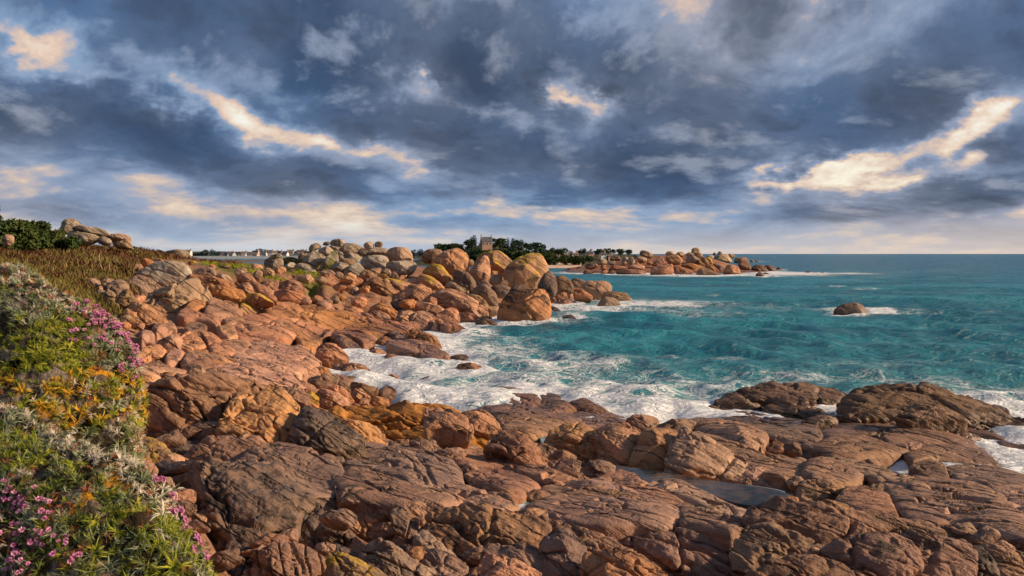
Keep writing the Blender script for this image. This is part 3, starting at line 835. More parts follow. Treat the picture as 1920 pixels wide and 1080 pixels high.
# view | build | stone | options | outline seen from the beach | name | label
ROCKS = """
Z3|R|mg|Y=86|275,185 300,140 370,118 430,120 446,145 420,170 360,195 300,218 280,210|boulder|oval tan boulder lying leftmost on top of the grey boulder pile
Z3|R|mg|Y=88|460,120 495,95 545,92 570,110 540,138 470,135|boulder|small low boulder tucked behind the capstone on top of the pile
Z3|R|mg|Y=86|545,112 570,72 640,62 740,65 752,100 730,140 690,165 640,155 590,140|boulder|wide capstone with a warm right end on the very top of the pile
Z3|R|mg|Y=86|530,140 600,150 690,165 735,185 730,215 690,222 620,200 560,170|flat_rock|thin tilted slab wedged right below the capstone of the pile
Z3|R|mg|Y=85.5|380,205 440,175 510,152 560,175 620,215 570,255 530,275 450,245|boulder|angular tan boulder under the oval top boulder in the pile
Z3|R|mg|Y=85|615,222 660,213 720,235 735,262 700,277 640,270|boulder|small rounded stone below the thin tilted slab in the pile
Z3|R|mg|Y=86|130,300 150,265 220,228 300,222 312,235 250,290 180,345 150,335|flat_rock|leaning slab at the outer end of the pile facing the town
Z3|R|mg|Y=84|185,345 240,300 330,225 380,222 450,265 515,300 480,350 400,385 370,425 300,395 210,370|boulder|large diamond shaped boulder leaning in the pile below the oval one
Z3|R|mo|Y=83|400,465 450,390 520,310 600,230 640,222 660,265 668,345 600,400 520,445 450,475|boulder|pointed wedge boulder with a green mossy face in the pile
Z3|R|mg|Y=86|735,165 750,125 790,108 850,118 890,120 945,150 988,168 960,200 955,250 850,250 738,245|boulder|tall upright block with rounded top in the middle of the pile
Z3|R|mg|Y=85.5|738,250 850,252 960,258 1000,285 960,310 930,365 880,390 800,340 755,315|rock_block|lower half of the split upright block in the pile
Z3|R|mt|Y=83|675,330 780,318 870,330 885,360 850,398 790,388 720,365|boulder|flat rounded stone lying below the split upright block
Z3|R|mg|Y=84|672,285 710,272 742,300 738,322 690,325|boulder|tiny chock stone beside the mossy wedge boulder
Z3|R|mg|Y=82|540,430 570,390 650,370 760,375 825,400 790,445 740,495 620,490 550,470|boulder|rounded pinkish boulder at the foot of the mossy wedge
Z3|R|mg|Y=86|945,185 985,165 1040,190 1090,205 1150,175 1240,185 1330,195 1330,235 1260,260 1160,250 1080,265 1010,280 965,240|boulder|long saddle shaped boulder carrying two small round boulders
Z3|R|mg|Y=87|1005,155 1035,110 1085,95 1135,105 1142,150 1125,185 1060,185|boulder|small domed boulder perched on the saddle shaped boulder
Z3|R|mt|Y=87|1150,140 1165,105 1210,90 1255,105 1260,140 1238,175 1185,178|boulder|round ball of rock perched at the end of the saddle boulder
Z3|R|mt|Y=85,flute=1|1298,290 1315,220 1360,190 1450,180 1530,178 1600,200 1650,250 1668,300 1650,340 1560,340 1480,370 1380,355 1310,340|boulder|large grooved boulder between the grey pile and the sea boulders
Z3|R|ml|Y=84|955,350 985,310 1080,300 1165,290 1290,285 1335,350 1310,430 1270,505 1200,515 1120,485 1040,445 1000,435|rock_block|square pale block with lichen patch under the saddle boulder
Z3|R|ml|Y=81.5|740,530 790,450 870,400 930,370 960,400 1010,455 975,520 940,575 850,560|boulder|pale grey pointed boulder standing in front of the square block
Z3|R|mt|Y=80.5|935,575 980,500 1040,460 1120,490 1215,560 1130,600 1040,600|boulder|brown sloping boulder leaning on the pale pointed boulder
Z3|R|mg|Y=83|1300,400 1350,375 1450,365 1570,345 1720,360 1700,420 1660,490 1560,535 1480,525 1400,485 1330,445|boulder|broad hollowed boulder under the large grooved boulder
Z3|R|mt|Y=81|1250,490 1300,455 1350,465 1375,500 1350,560 1290,540|boulder|small round stone in front of the hollowed boulder
Z3|R|mt|Y=80.5|1362,565 1370,520 1400,482 1440,510 1478,570 1440,615 1380,608|boulder|dark upright stone beside the small round stone
Z3|R|mg|Y=83|85,430 140,390 230,385 310,410 385,470 300,490 200,480 130,485|boulder|low grey boulder at the foot of the diamond boulder
Z3|R|mg|Y=81|170,505 260,480 350,465 380,490 372,530 300,552 210,540|boulder|low pale stone below the low grey boulder
Z3|R|mt|Y=80|395,510 470,475 560,470 610,500 645,535 520,540 430,540|boulder|flat topped stone left of the angular sunlit stone
Z3|R|mt|Y=80|600,505 680,495 735,520 722,562 660,575 620,550|boulder|rounded stone between the flat topped stone and pale boulder
Z3|B|mp|Y=78|428,605 480,550 530,520 590,535 640,570 692,605 620,645 560,665 480,655|boulder|angular sunlit stone standing on the broad sunny slabs
Z3|B|mt|Y=79|35,575 60,530 150,535 205,560 228,600 180,615 60,610|boulder|small block lying on green turf below the pile
Z3|B|mp|Y=76|545,745 600,685 700,625 830,575 900,580 985,610 975,645 900,665 850,722 700,745 580,770|flat_rock|smooth sunlit overhanging slab on the near side of the pile
Z3|B|mp|Y=75.5|945,650 1020,600 1100,565 1190,565 1240,610 1330,660 1420,690 1478,740 1420,785 1300,810 1240,785 1150,735 1050,705|flat_rock|bulging sunlit slab with a cleft front beside the overhanging slab
Z3|B|md|Y=74.5|940,700 1010,715 1080,775 1170,845 1218,905 1140,890 1050,830 950,775|flat_rock|dark tongue shaped plate below the bulging sunlit slab
Z3|B|mp|Y=75|0,690 30,630 140,620 260,625 292,680 270,735 180,730 100,745 40,765 0,760|flat_rock|flat topped sunny block at the shadowed ledge below the pile
Z3|B|mp|Y=75|272,650 350,632 410,650 455,710 445,750 360,748 300,742|rock_block|small ribbed block beside the flat topped sunny block
Z3|B|mp|Y=73|235,795 290,750 420,738 520,750 595,800 560,840 420,850 350,862 250,840|flat_rock|low undercut slab with pale rim below the ribbed block
Z3|R|mt|Y=75|818,745 870,692 935,708 945,765 900,808 850,788|boulder|small grooved stone jammed under the two sunlit slabs
Z3|B|my|Y=76|1235,580 1330,585 1430,600 1560,640 1745,665 1700,695 1560,698 1480,725 1400,690 1320,645|flat_rock|long flat slab coated in yellow lichen beside the bulging slab
Z3|B|my|Y=78|1200,520 1270,520 1345,558 1335,592 1250,578|flat_rock|short yellow tinted slab at the foot of the hollowed boulder
Z3|R|md|Y=71|1345,940 1380,900 1460,880 1550,865 1592,930 1612,1015 1540,1030 1470,1040 1400,1000|boulder|dark grey angular boulder in the gap before the log shaped boulder
Z3|B|mp|Y=72|1200,872 1260,822 1320,860 1380,910 1335,955 1250,920|rock_block|reddish slanting block beside the dark grey angular boulder
Z3|B|md|Y=73|1350,862 1420,818 1520,823 1605,850 1540,888 1420,888|flat_rock|dark flat slab above the dark grey angular boulder
Z3|M|mp|Y=64|480,1005 540,930 620,890 720,850 820,870 920,920 1000,940 1075,960 1040,1030 1040,1075 900,1075 750,1070 640,1010 560,995|flat_rock|broad cracked slab rising left of the split boulder
Z3|B|mp|Y=64|150,905 180,868 260,878 340,930 440,978 485,1022 420,1030 300,990 180,970|flat_rock|rounded whale back slab at the top of the sloping ledges
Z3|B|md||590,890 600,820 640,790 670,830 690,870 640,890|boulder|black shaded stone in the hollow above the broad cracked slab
Z3|M|mp||370,910 440,870 560,860 600,900 520,940 420,945|flat_rock|flat tinted plate left of the black shaded stone
Z4|R|mt|Y=84|70,250 95,200 150,170 230,170 290,185 270,230 210,290 130,310 85,295|boulder|flattened boulder resting against the big ribbed boulder
Z4|R|mp|Y=82,flute=1|180,320 240,245 310,190 400,165 480,170 550,205 588,260 588,400 540,420 470,415 390,410 300,375 230,350|boulder|big ribbed boulder with vertical grooves and a yellow right edge
Z4|R|mt|Y=84|578,310 600,280 640,280 652,310 625,350 582,345|boulder|small stone in the gap beside the big ribbed boulder
Z4|R|my|Y=82,flute=1|635,320 660,260 740,215 840,195 920,192 970,215 1040,255 1078,300 1020,350 990,405 940,375 880,360 840,365 790,310 700,335|boulder|domed boulder streaked with yellow lichen behind the wedge boulder
Z4|R|mp|Y=79|580,425 640,350 720,270 770,240 815,255 834,350 828,450 770,520 690,520 640,475|boulder|tall leaning wedge boulder with an orange right flank
Z4|R|my|Y=76|983,400 1000,360 1080,310 1180,240 1260,210 1340,215 1410,260 1450,330 1472,390 1462,435 1390,475 1340,525 1265,548 1210,575 1140,570 1080,570 1035,545 1000,470|boulder|huge rounded boulder with a yellow lichen crown above the water
Z4|R|my|Y=74|1240,515 1290,480 1370,440 1405,460 1355,515 1290,545|rock_block|orange lower lobe under the huge yellow crowned boulder
Z4|R|md|Y=73|1372,605 1390,540 1430,470 1500,415 1540,440 1570,510 1592,590 1582,655 1530,690 1470,650 1410,630|boulder|dark leaning boulder at the seaward foot of the huge boulder
Z4|R|mh|Y=64.5,t=80|912,960 918,870 950,790 1000,705 1060,655 1180,632 1280,640 1380,620 1440,615 1490,660 1502,750 1492,880 1465,985 1380,998 1250,1003 1120,1010 1015,1000|sea_boulder|massive orange boulder with dark top standing in the surf
Z4|R|md|Y=66.5|995,710 1060,620 1120,565 1190,560 1240,590 1315,632 1300,660 1120,680 1040,710|boulder|peaked dark cap rock behind the massive surf boulder
Z4|B|mp|Y=68|192,745 198,680 250,640 330,620 460,640 600,680 700,720 770,780 805,860 818,940 730,932 620,892 480,842 330,812 230,790|boulder|long log shaped boulder sloping down to the surf
Z4|B|mp|Y=69.5|-125,595 -100,560 0,565 100,575 180,615 188,685 140,738 0,722 -100,698 -122,645|boulder|blocky cracked upper end of the log shaped boulder
Z4|B|mp|Y=66|-40,735 0,745 100,770 220,810 325,840 290,875 230,898 150,880 0,840 -40,800|flat_rock|shaded reddish slab underneath the log shaped boulder
Z4|B|mp||228,905 270,860 400,820 460,850 502,945 400,965 330,968 250,940|boulder|angular pink block at the waterline below the log shaped boulder
Z4|B|mp||488,880 560,870 650,905 745,940 700,978 600,958 500,950|flat_rock|flat wet slab beside the angular pink block at the waterline
Z4|B|md||672,1005 680,950 740,942 840,968 925,1000 860,1028 760,1022|sea_rock|low dark rock in the foam left of the massive surf boulder
Z4|R|my|Y=77|55,400 120,350 200,335 280,350 330,400 392,480 388,545 330,558 260,510 180,450|boulder|smooth golden boulder in front of the big ribbed boulder
Z4|R|my|Y=74|15,492 80,443 160,463 220,508 280,548 345,590 260,608 190,598 120,558|boulder|slanting yellow finger of rock below the golden boulder
Z4|R|md|Y=76,flute=1|395,425 470,408 560,428 620,468 668,530 652,595 610,632 540,590 470,570 430,510|boulder|dark ribbed boulder below the big ribbed boulder
Z4|B|mt|Y=72|345,550 390,528 460,568 560,608 605,628 520,640 420,612|flat_rock|thin dark slab on the back of the log shaped boulder
Z4|R|md|Y=75|675,535 730,505 800,525 855,572 842,608 780,580 700,570|boulder|small dark boulder below the leaning wedge boulder
Z4|R|md|Y=72.5|845,590 920,563 1010,573 1080,605 1055,655 1000,700 930,682 880,630|boulder|dark rounded boulder behind the massive surf boulder
Z4|R|mt|Y=70|635,630 710,580 780,563 840,618 892,660 905,705 935,805 870,800 800,762 720,712|boulder|brown sloping boulder between log boulder and surf boulder
Z4|B|mt|Y=69|555,668 620,648 690,678 750,728 815,780 865,805 780,812 700,752 620,702|flat_rock|narrow slab lying along the top of the log shaped boulder
Z4|B|mt||780,805 860,793 925,810 918,865 830,880 788,858|rock_block|layered low block just left of the surf boulder
Z4|R|mt|Y=77|812,505 850,458 910,448 962,470 962,525 900,568 838,548|boulder|small stone under the overhang of the domed yellow boulder
Z4|R|md|Y=75.5|920,545 980,508 1032,518 1040,565 980,582|boulder|small dark stone left of the huge yellow crowned boulder
Z6|R|md|Y=88|322,625 350,560 410,530 470,550 540,610 592,680 605,765 560,785 480,745 380,755 350,710|boulder|dark peaked boulder on the point beyond the huge boulder
Z6|R|md|Y=96|562,612 610,575 700,595 790,620 845,640 790,690 720,720 640,700|boulder|dark low boulder behind the rounded boulder on the point
Z6|R|mt|Y=92|715,715 770,660 830,625 940,625 1050,620 1110,640 1162,690 1158,765 1085,800 1040,850 960,840 860,810|boulder|smooth rounded boulder with ribs near the tip of the point
Z6|B|mp|Y=88|598,700 680,708 760,758 885,830 865,888 760,845 608,835|flat_rock|pink sloping slab below the smooth boulder on the point
Z6|B|mp||305,855 370,780 460,768 510,798 525,880 420,892 350,885|boulder|rounded pink block beside the dark leaning boulder
Z6|B|mp||480,782 550,768 602,800 610,880 530,890|rock_block|small pink block wedged beside the rounded pink block
Z6|B|mp||235,852 310,853 378,888 384,958 280,975 238,950|boulder|reddish stone at the waterline right of the surf boulder
Z6|B|mp||380,890 480,878 580,893 690,950 560,970 440,975 388,955|flat_rock|low flat pink slab washed by foam on the point
Z6|B|mt||602,870 650,833 702,848 725,905 650,915|boulder|small brown stone on the shore of the point
Z6|B|md||698,842 790,828 878,920 820,920 740,900|flat_rock|dark pointed slab at the waterline of the point
Z6|B|mt||878,832 980,823 1055,885 960,898 900,892|flat_rock|low wet slab between the point and the two sea rocks
Z6|R|mt||958,1000 1015,910 1060,865 1100,858 1200,878 1270,918 1330,1010 1200,1008 1080,1008|sea_rock|conical brown sea rock nearest the point with foam around
Z6|R|mt|Y=90|1025,860 1070,798 1130,778 1240,788 1330,793 1400,808 1442,858 1484,940 1495,985 1400,990 1320,965 1220,900 1120,880|sea_rock|long humped sea rock just behind the conical sea rock
Z6|B|md||1465,922 1520,928 1575,960 1490,975|sea_rock|tiny tail of rock at the end of the humped sea rock
Z6|M|md||232,985 310,1000 385,1040 440,1085 232,1090|sea_rock|low dark rock in the foam right of the surf boulder
A3|M|md||1018,690 1050,682 1090,690 1130,716 1075,718 1030,700|sea_rock|flat black rock awash in foam off the surf boulder
A4|R|md||972,450 985,420 1020,402 1065,398 1110,405 1150,428 1180,458 1100,462 1020,460|sea_rock|lone rounded brown rock far out in the open water
A4|M|md||1160,440 1190,428 1225,440 1210,452 1170,452|sea_rock|small awash rock touching the lone offshore rock
Z6|R|fg|Y=246|1582,202 1600,160 1650,153 1800,203 1805,255 1740,262 1650,238|boulder|tilted slab boulder on the crest of the far rocky headland
Z6|R|fg|Y=242|1540,262 1600,235 1700,263 1718,322 1640,338 1570,318|boulder|grey boulder under the tilted slab on the far headland
Z6|R|fg|Y=242|1315,335 1370,238 1422,268 1435,322 1380,368|boulder|pale upright boulder on the landward crest of the headland
Z6|R|fg|Y=240|1412,272 1470,248 1512,288 1530,345 1470,378 1430,338|boulder|leaning pale boulder beside the upright one on the headland
Z6|R|fg|Y=247|1485,232 1530,218 1565,260 1520,295|boulder|small round boulder below the tilted slab of the headland
Z6|R|fg|Y=244|945,335 990,285 1060,273 1115,300 1105,350 1040,368 970,358|boulder|rounded boulder on the grassy shore of the headland
Z6|R|fd|Y=250|1135,275 1200,228 1290,238 1335,290 1240,298 1160,298|boulder|dark shaded boulder above the grassy shore of headland
Z6|R|fg|Y=242|1095,345 1140,312 1222,318 1230,360 1150,368|boulder|flat pale boulder right of the rounded shore boulder
Z6|R|fp|Y=232|1380,405 1500,368 1560,338 1620,378 1695,390 1665,448 1500,440|boulder|broad reddish peaked rock low on the headland
Z6|R|fp||1215,465 1290,433 1450,443 1600,448 1705,480 1760,528 1560,520 1350,512 1240,502|flat_rock|long low reddish ledge along the headland waterline
Z6|R|fp|Y=234|1775,375 1840,318 1900,288 1935,305 1940,388 1850,390|boulder|orange pyramid rock in the middle of the headland
Z6|R|fp|Y=238|1685,358 1720,298 1785,308 1795,368|boulder|small orange rock beside the pyramid rock of headland
Z6|R|fd||485,468 520,420 620,408 648,478|sea_rock|low dark rock at the landward end of the far headland
Z6|R|fd||615,468 660,398 740,398 775,440 745,480|boulder|dark double humped rock by the far pink beach
Z6|R|fd||735,520 770,448 880,448 918,510|sea_rock|dark blocky rock in the surf before the far beach
Z6|R|fp||995,510 1040,458 1100,443 1145,492 1080,520|sea_rock|pinkish triangular rock in the surf of the headland
Z6|R|fd||1085,520 1150,448 1200,448 1240,520|sea_rock|grey pointed rock beside the pinkish triangular one
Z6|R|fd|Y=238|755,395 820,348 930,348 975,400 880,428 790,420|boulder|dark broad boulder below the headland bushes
Z6|R|fp|Y=232|995,405 1030,368 1092,378 1105,435 1030,458|boulder|brown rounded boulder between beach and headland ledge
Z6|R|fp|Y=233|1100,430 1160,390 1260,380 1380,400 1390,440 1250,445 1150,450|flat_rock|shadowed brown shelf above the long low ledge
Z7|R|fg|Y=246|557,162 570,115 620,102 670,110 682,160 662,192 600,188|boulder|round balancing boulder highest on the far headland
Z7|R|fg|Y=246|598,190 680,178 728,190 724,235 640,238|boulder|block supporting the round balancing boulder
Z7|R|fg|Y=244|192,198 220,163 280,153 332,163 338,200 260,212|boulder|flat topped crest boulder left of the balancing boulder
Z7|R|fg|Y=245|342,190 390,158 455,156 474,212 430,232 370,212|boulder|dark sided crest boulder next to the balancing boulder
Z7|R|fg|Y=245|472,205 520,168 582,173 605,203 540,218|boulder|small crest stone at the foot of the balancing boulder
Z7|R|fp|Y=238|198,222 330,195 400,220 468,270 405,335 320,328 230,298|boulder|sunny angular rock face below the flat topped crest boulder
Z7|R|fg|Y=240|465,225 560,203 640,233 695,280 748,345 640,330 520,310 468,268|flat_rock|sloping layered rock below the balancing boulder
Z7|R|fy|Y=238|675,258 720,228 768,258 838,338 780,330 720,300|boulder|yellow lichened rock on the seaward shoulder of headland
Z7|R|fy|Y=240|755,248 800,228 852,278 868,328 820,320|boulder|second smaller yellow lichened rock on the headland shoulder
Z7|R|fp|Y=234|-5,355 60,298 100,253 150,198 182,250 205,325 120,352|boulder|spiky orange rock with a sharp crest on headland
Z7|R|fp||-10,385 100,348 200,343 300,328 322,400 335,480 150,490 -10,490|flat_rock|reddish cliff face at the middle of the headland waterline
Z7|R|fp||305,352 400,358 480,378 560,418 610,480 450,486 340,478|flat_rock|smooth reddish ramp right of the headland cliff face
Z7|R|fp|Y=232|395,345 520,318 640,338 745,370 700,428 620,448 520,388|flat_rock|shaded brown shelf under the yellow lichened rocks
Z7|R|fp||612,480 640,418 740,368 800,398 900,448 1010,492 800,492|flat_rock|sunlit brown ramp running into surf below the shelf
Z7|R|fp|Y=232|735,345 840,328 920,398 1010,485 880,450 800,398|flat_rock|narrow dark rib running down the headland nose
Z7|R|fd|Y=234|855,325 940,313 1020,368 1045,435 960,448 900,398|boulder|dark brown hump on the headland nose
Z7|R|fp||990,480 1040,338 1180,343 1230,388 1280,468 1150,476 1050,484|boulder|dark red rock mass at the seaward headland end
Z7|R|fd|Y=240|1205,328 1240,283 1330,288 1392,348 1405,405 1300,402 1230,380|boulder|rounded rock with a dark hole near headland tip
Z7|R|fd||1375,425 1420,348 1540,348 1600,388 1650,440 1500,442|boulder|flat dark rock near the headland tip
Z7|R|fd||1555,388 1590,343 1700,368 1755,422 1680,445 1600,418|boulder|jagged dark rock next to the headland tip
Z7|R|fd||1725,405 1780,368 1830,395 1785,428|sea_rock|last dark rock at the very tip of the headland
Z7|R|fd||1445,478 1510,438 1575,470 1578,515 1480,510|sea_rock|dark islet in the white surf off the headland tip
Z7|R|fd||1535,468 1590,443 1660,480 1580,485|sea_rock|low black rock just behind the dark surf islet
Z7|R|fd||1662,494 1720,486 1718,506 1680,506|sea_rock|tiny black rock right of the dark surf islet
A4|R|fd||820,243 838,233 858,240 850,247|sea_rock|single dark rock poking from surf beyond the headland tip
A4|R|fd||903,243 912,238 918,243 910,246|sea_rock|speck of rock farthest out in the headland surf
Z7|R|fg|Y=505|735,238 820,198 882,218 868,298 800,290|boulder|grey landward hump of the distant rocky islet
Z7|R|fg|Y=500|852,300 880,228 980,198 1100,198 1165,240 1135,310 1000,315|boulder|broad main mass of the distant rocky islet
Z7|R|fg|Y=500|852,195 885,163 915,190 895,212|boulder|left knob on top of the distant islet
Z7|R|fg|Y=500|915,195 940,158 985,153 995,192 950,208|boulder|double knob on top of the distant islet
Z7|R|fg|Y=502|1035,212 1100,183 1170,210 1165,248 1090,235|boulder|reddish top block at the seaward side of distant islet
Z7|R|fp|Y=490|1135,298 1180,243 1260,238 1330,248 1368,290 1240,305|boulder|low brown skerry trailing from the distant islet
Z7|R|fy|Y=490|1355,298 1400,263 1438,300|boulder|small orange rock on the skerry of the distant islet
Z7|R|fd|Y=490|1425,292 1470,282 1515,290 1480,300|sea_rock|thin flat reef at the end of the distant skerry
Z5|R|ml|Y=54,t=55|45,240 150,225 250,185 350,158 430,165 530,160 640,175 690,240 735,325 620,352 520,368 420,392 340,372 260,318 150,283|boulder|big boulder with a pale crusty lichen patch below the heath
Z5|R|mt|Y=51|28,370 60,300 150,288 240,318 320,368 395,402 300,440 240,480 200,550 130,540 80,490|boulder|smooth brown boulder under the lichen patched boulder
Z5|B|mt|Y=48|195,565 260,480 360,410 480,360 600,340 740,333 850,358 912,430 960,525 900,545 720,555 640,610 570,690 520,672 420,682 320,652 250,612|boulder|large brown domed boulder centre of the left rocky slope
Z5|B|mt|Y=58|715,240 780,198 860,178 940,183 985,250 965,298 860,272 780,262|boulder|rounded boulder behind the long sloping slab on left slope
Z5|B|mt|Y=57|975,265 1060,248 1120,278 1190,355 1100,342 1000,300|boulder|low round backed boulder right of the rounded one
Z5|B|mp|Y=53|698,262 800,266 950,306 1100,336 1220,386 1298,445 1180,442 1060,402 940,372 860,372 760,322|flat_rock|long smooth slab sloping right above the brown dome
Z5|B|mp|Y=50|835,362 950,366 1080,406 1200,438 1292,456 1328,540 1200,535 1100,545 980,540 930,485 900,412|rock_block|thick pink block with yellow end under the long slab
Z5|B|mp|Y=53|1205,372 1290,358 1370,378 1422,438 1425,485 1330,478 1270,418|boulder|smooth round boulder at the end of the long slab
Z5|B|my|Y=50|1305,474 1420,472 1480,486 1560,526 1650,572 1500,574 1400,578 1330,552|flat_rock|half black half yellow slab below the smooth round boulder
Z5|B|mp|Y=52|1440,474 1510,436 1580,476 1664,526 1676,572 1600,558 1520,520|boulder|wedge shaped stone lying on the black and yellow slab
Z5|R|mp|Y=58|1228,310 1270,255 1340,248 1400,288 1440,348 1500,388 1625,438 1610,490 1520,455 1440,482 1410,415 1350,352 1280,360 1240,350|boulder|curved arch shaped rock sweeping down beside the round boulder
Z5|R|mt|Y=62|1195,240 1230,198 1280,188 1335,220 1325,256 1260,262 1220,298|boulder|pale round stone behind the arch shaped rock
Z5|R|mt|Y=64|1400,262 1450,223 1515,228 1505,285 1460,322 1418,305|boulder|upright tan stone behind the arch rock on turf
Z5|B|mp|Y=64|1450,345 1580,332 1695,342 1665,398 1600,424 1520,398|flat_rock|flat sunny slab right of the arch shaped rock
Z5|B|mp|Y=66|1625,425 1690,358 1800,342 1920,342 1985,368 1995,425 1900,460 1820,470 1780,440|flat_rock|thick sunny slab with a notched edge on the ledge
Z5|B|mp|Y=60|1600,452 1700,428 1800,456 1920,486 2010,520 1900,556 1700,556 1635,500|flat_rock|long shaded slab below the notched sunny slab
Z5|R|mg|Y=85|1528,200 1540,110 1580,83 1650,78 1720,83 1745,130 1715,205 1620,196|boulder|squat oblong boulder apart on the town side of the pile
Z5|R|mo|Y=85|1575,80 1620,48 1700,38 1735,50 1725,80 1640,86|flat_rock|mossy cap slab lying on the squat oblong boulder
Z5|R|mo|Y=87|1735,88 1800,66 1900,92 1965,132 1900,140 1800,140 1745,158|boulder|mossy flat boulder between oblong boulder and the pile
Z5|R|mg|Y=83|1712,190 1790,148 1850,128 1895,150 1870,190 1780,206|boulder|slanting pale stone in front of the mossy flat boulder
Z5|R|mp|Y=60|140,145 150,93 200,82 260,107 338,162 260,200 190,175|boulder|rounded stone with orange side at the heath edge
Z5|B|mp|Y=64|255,80 330,86 420,126 490,162 400,170 310,150|flat_rock|reddish slab half buried in the brown heath
Z5|B|mp|Y=56|25,205 80,158 140,148 168,192 100,225 38,228|boulder|small pink stone where the turf meets the rocks
Z5|B|mp|Y=38|-20,640 60,590 150,583 230,618 330,688 428,752 340,795 290,840 200,842 90,832 -20,800|boulder|sunlit facetted boulder right behind the pink thrift
Z5|D|mp||272,910 300,830 370,778 430,768 425,820 500,868 548,902 400,942 330,955|rock_block|rounded block with a cracked front below the facetted boulder
Z5|D|mp||425,825 460,798 520,838 552,885 480,880|rock_block|small rectangular stone set in the cracked block
Z5|D|md||632,880 700,836 800,836 890,860 800,900 700,915|flat_rock|blue grey flat plate among the reddish rubble
Z5|D|mp||450,1045 425,1000 500,958 590,948 626,1000 570,1090 480,1090|boulder|red square boulder low in the rubble left of slope
Z5|D|mp||595,1015 640,958 740,928 830,908 900,956 1000,996 1060,1065 900,1075 850,1030 760,1012 680,998|flat_rock|folded reddish slab with open cleft in the rubble
Z5|D|mp||580,1090 610,1018 720,976 830,1028 880,1100 700,1120|rock_block|large cube like red block below the folded slab
Z5|D|mp||555,760 600,678 700,676 800,716 900,756 1030,812 990,862 880,832 760,802 640,792|flat_rock|dark edged sloping ridge below the brown dome
Z5|D|mp||635,668 700,598 800,543 905,538 905,585 860,630 780,650 700,700|flat_rock|narrow bench of rock at the right foot of brown dome
Z5|D|mp||880,565 1000,540 1150,538 1325,560 1260,605 1230,650 1100,650 980,660 900,630|flat_rock|wavy pink ledge under the thick pink block
Z5|D|my||1240,595 1340,576 1500,598 1630,640 1520,680 1380,660 1270,650|flat_rock|flat ledge with a golden lichen spot
Z5|D|mp||1085,805 1200,756 1350,786 1500,826 1590,902 1500,892 1350,872 1200,862 1110,852|flat_rock|long purplish ledge lip across the middle of the slope
Z5|D|mp||1500,670 1700,598 1920,618 1925,770 1750,792 1600,752|flat_rock|broad pale tilted bed at the top of the right slope
Z5|D|mp||1105,860 1210,866 1330,896 1480,876 1640,956 1730,1056 1600,1090 1400,1020 1260,1000 1220,930|flat_rock|hummocky dark ledge below the purplish ledge lip
Z5|D|mp||995,880 1090,876 1200,896 1238,986 1140,1010 1060,970|flat_rock|tilted plate left of the hummocky dark ledge
Z5|D|mp||1045,1010 1200,1006 1350,1026 1410,1090 1150,1100|flat_rock|smooth reddish plate under the tilted plate
Z5|D|mp||1470,840 1650,798 1800,826 1925,896 1925,970 1800,932 1640,912 1560,892|flat_rock|sunlit flat bed right of the purplish ledge lip
Z5|D|mp||870,700 876,650 950,636 1100,660 1280,690 1260,730 1100,720 950,716|flat_rock|low knobbly rib across the upper slope
ZC|B|mt|Y=44|35,60 80,20 170,10 220,50 210,90 120,110 50,90|boulder|dark layered boulder under the edge of the green turf
ZC|B|mt|Y=43|265,90 310,40 400,20 485,45 485,80 440,130 360,165 300,150|boulder|stack of brown split rock beside the turf edge
ZC|B|mt|Y=43.5|215,40 260,10 330,20 300,70 260,110 220,90|boulder|brown stone between the layered boulder and split stack
ZC|B|mt|Y=42|160,115 185,88 230,92 225,122 180,130|boulder|small pale stone below the layered boulder
ZC|B|mt|Y=40|60,180 90,130 170,120 260,150 350,190 380,250 375,300 260,285 160,235|boulder|broad grey brown rock just above the pink thrift
ZC|B|mt|Y=40|240,145 290,120 360,165 340,185 280,180|boulder|small block above the broad grey brown rock
ZC|B|mt|Y=40|375,190 420,140 470,115 520,150 552,200 500,215 400,215|boulder|triangular brown rock right of the grey brown rock
ZC|B|mt|Y=39|390,250 400,218 500,215 560,212 605,240 520,275 440,290|flat_rock|flat lower block below the triangular brown rock
ZC|D|mp||600,970 640,920 720,860 800,845 880,900 960,945 1100,985 1000,1010 880,1005 740,1000|flat_rock|flat pink slab with bluish stain beside the thrift mound
ZC|D|mp||860,850 900,800 1000,780 1060,810 1040,860 960,890 880,885|boulder|dark red lumpy rock behind the stained pink slab
ZC|D|mp||1040,890 1060,830 1160,815 1190,850 1250,900 1200,960 1090,935|boulder|rounded red stone right of the lumpy rock
ZC|D|mp||1090,950 1180,890 1300,880 1400,960 1380,1000 1200,1000|boulder|knobbly red stones cluster above the giant near rock
ZC|D|mp||1080,800 1120,755 1300,800 1500,870 1480,900 1300,870 1150,840|flat_rock|thin sunlit reddish slab crossing the rubble
ZC|D|mp||1310,740 1370,690 1480,690 1566,760 1566,800 1440,800 1340,790|rock_block|grooved red block right of the cube like block
ZC|D|mp||600,620 650,560 730,570 760,620 700,660 620,660|boulder|purple brown stone beside the lower pink thrift
ZC|B|mp|Y=29|720,730 770,680 830,670 850,720 800,760|boulder|small round red stone in the rubble hollow
ZC|B|mp|Y=29|840,640 880,600 960,570 1030,600 1000,700 940,760 880,740|boulder|dark red leaning rock beside the round red stone
ZC|D|mp||590,790 640,750 780,740 880,780 840,830 720,810 620,850|flat_rock|crumbled pink ledge beside the thrift mound
Z8|D|mp||-20,100 100,83 220,98 350,138 540,178 700,238 830,292 720,312 600,262 450,272 300,232 150,182 -20,152|flat_rock|long pale top bed of the sunlit slope above the inlet
Z8|D|mp||555,185 700,172 850,222 1000,257 1200,287 1305,298 1190,362 1050,342 900,312 740,262|flat_rock|long wet bed sloping to the ribbed snout at the inlet
Z8|D|mp||152,335 170,278 240,278 320,308 368,358 364,450 280,422 200,382|rock_block|squarish cracked block above the inlet
Z8|D|mp||355,352 400,328 520,366 640,416 760,436 858,470 845,512 740,527 640,492 560,472 440,452 368,450|flat_rock|long block with a steep orange front above the inlet
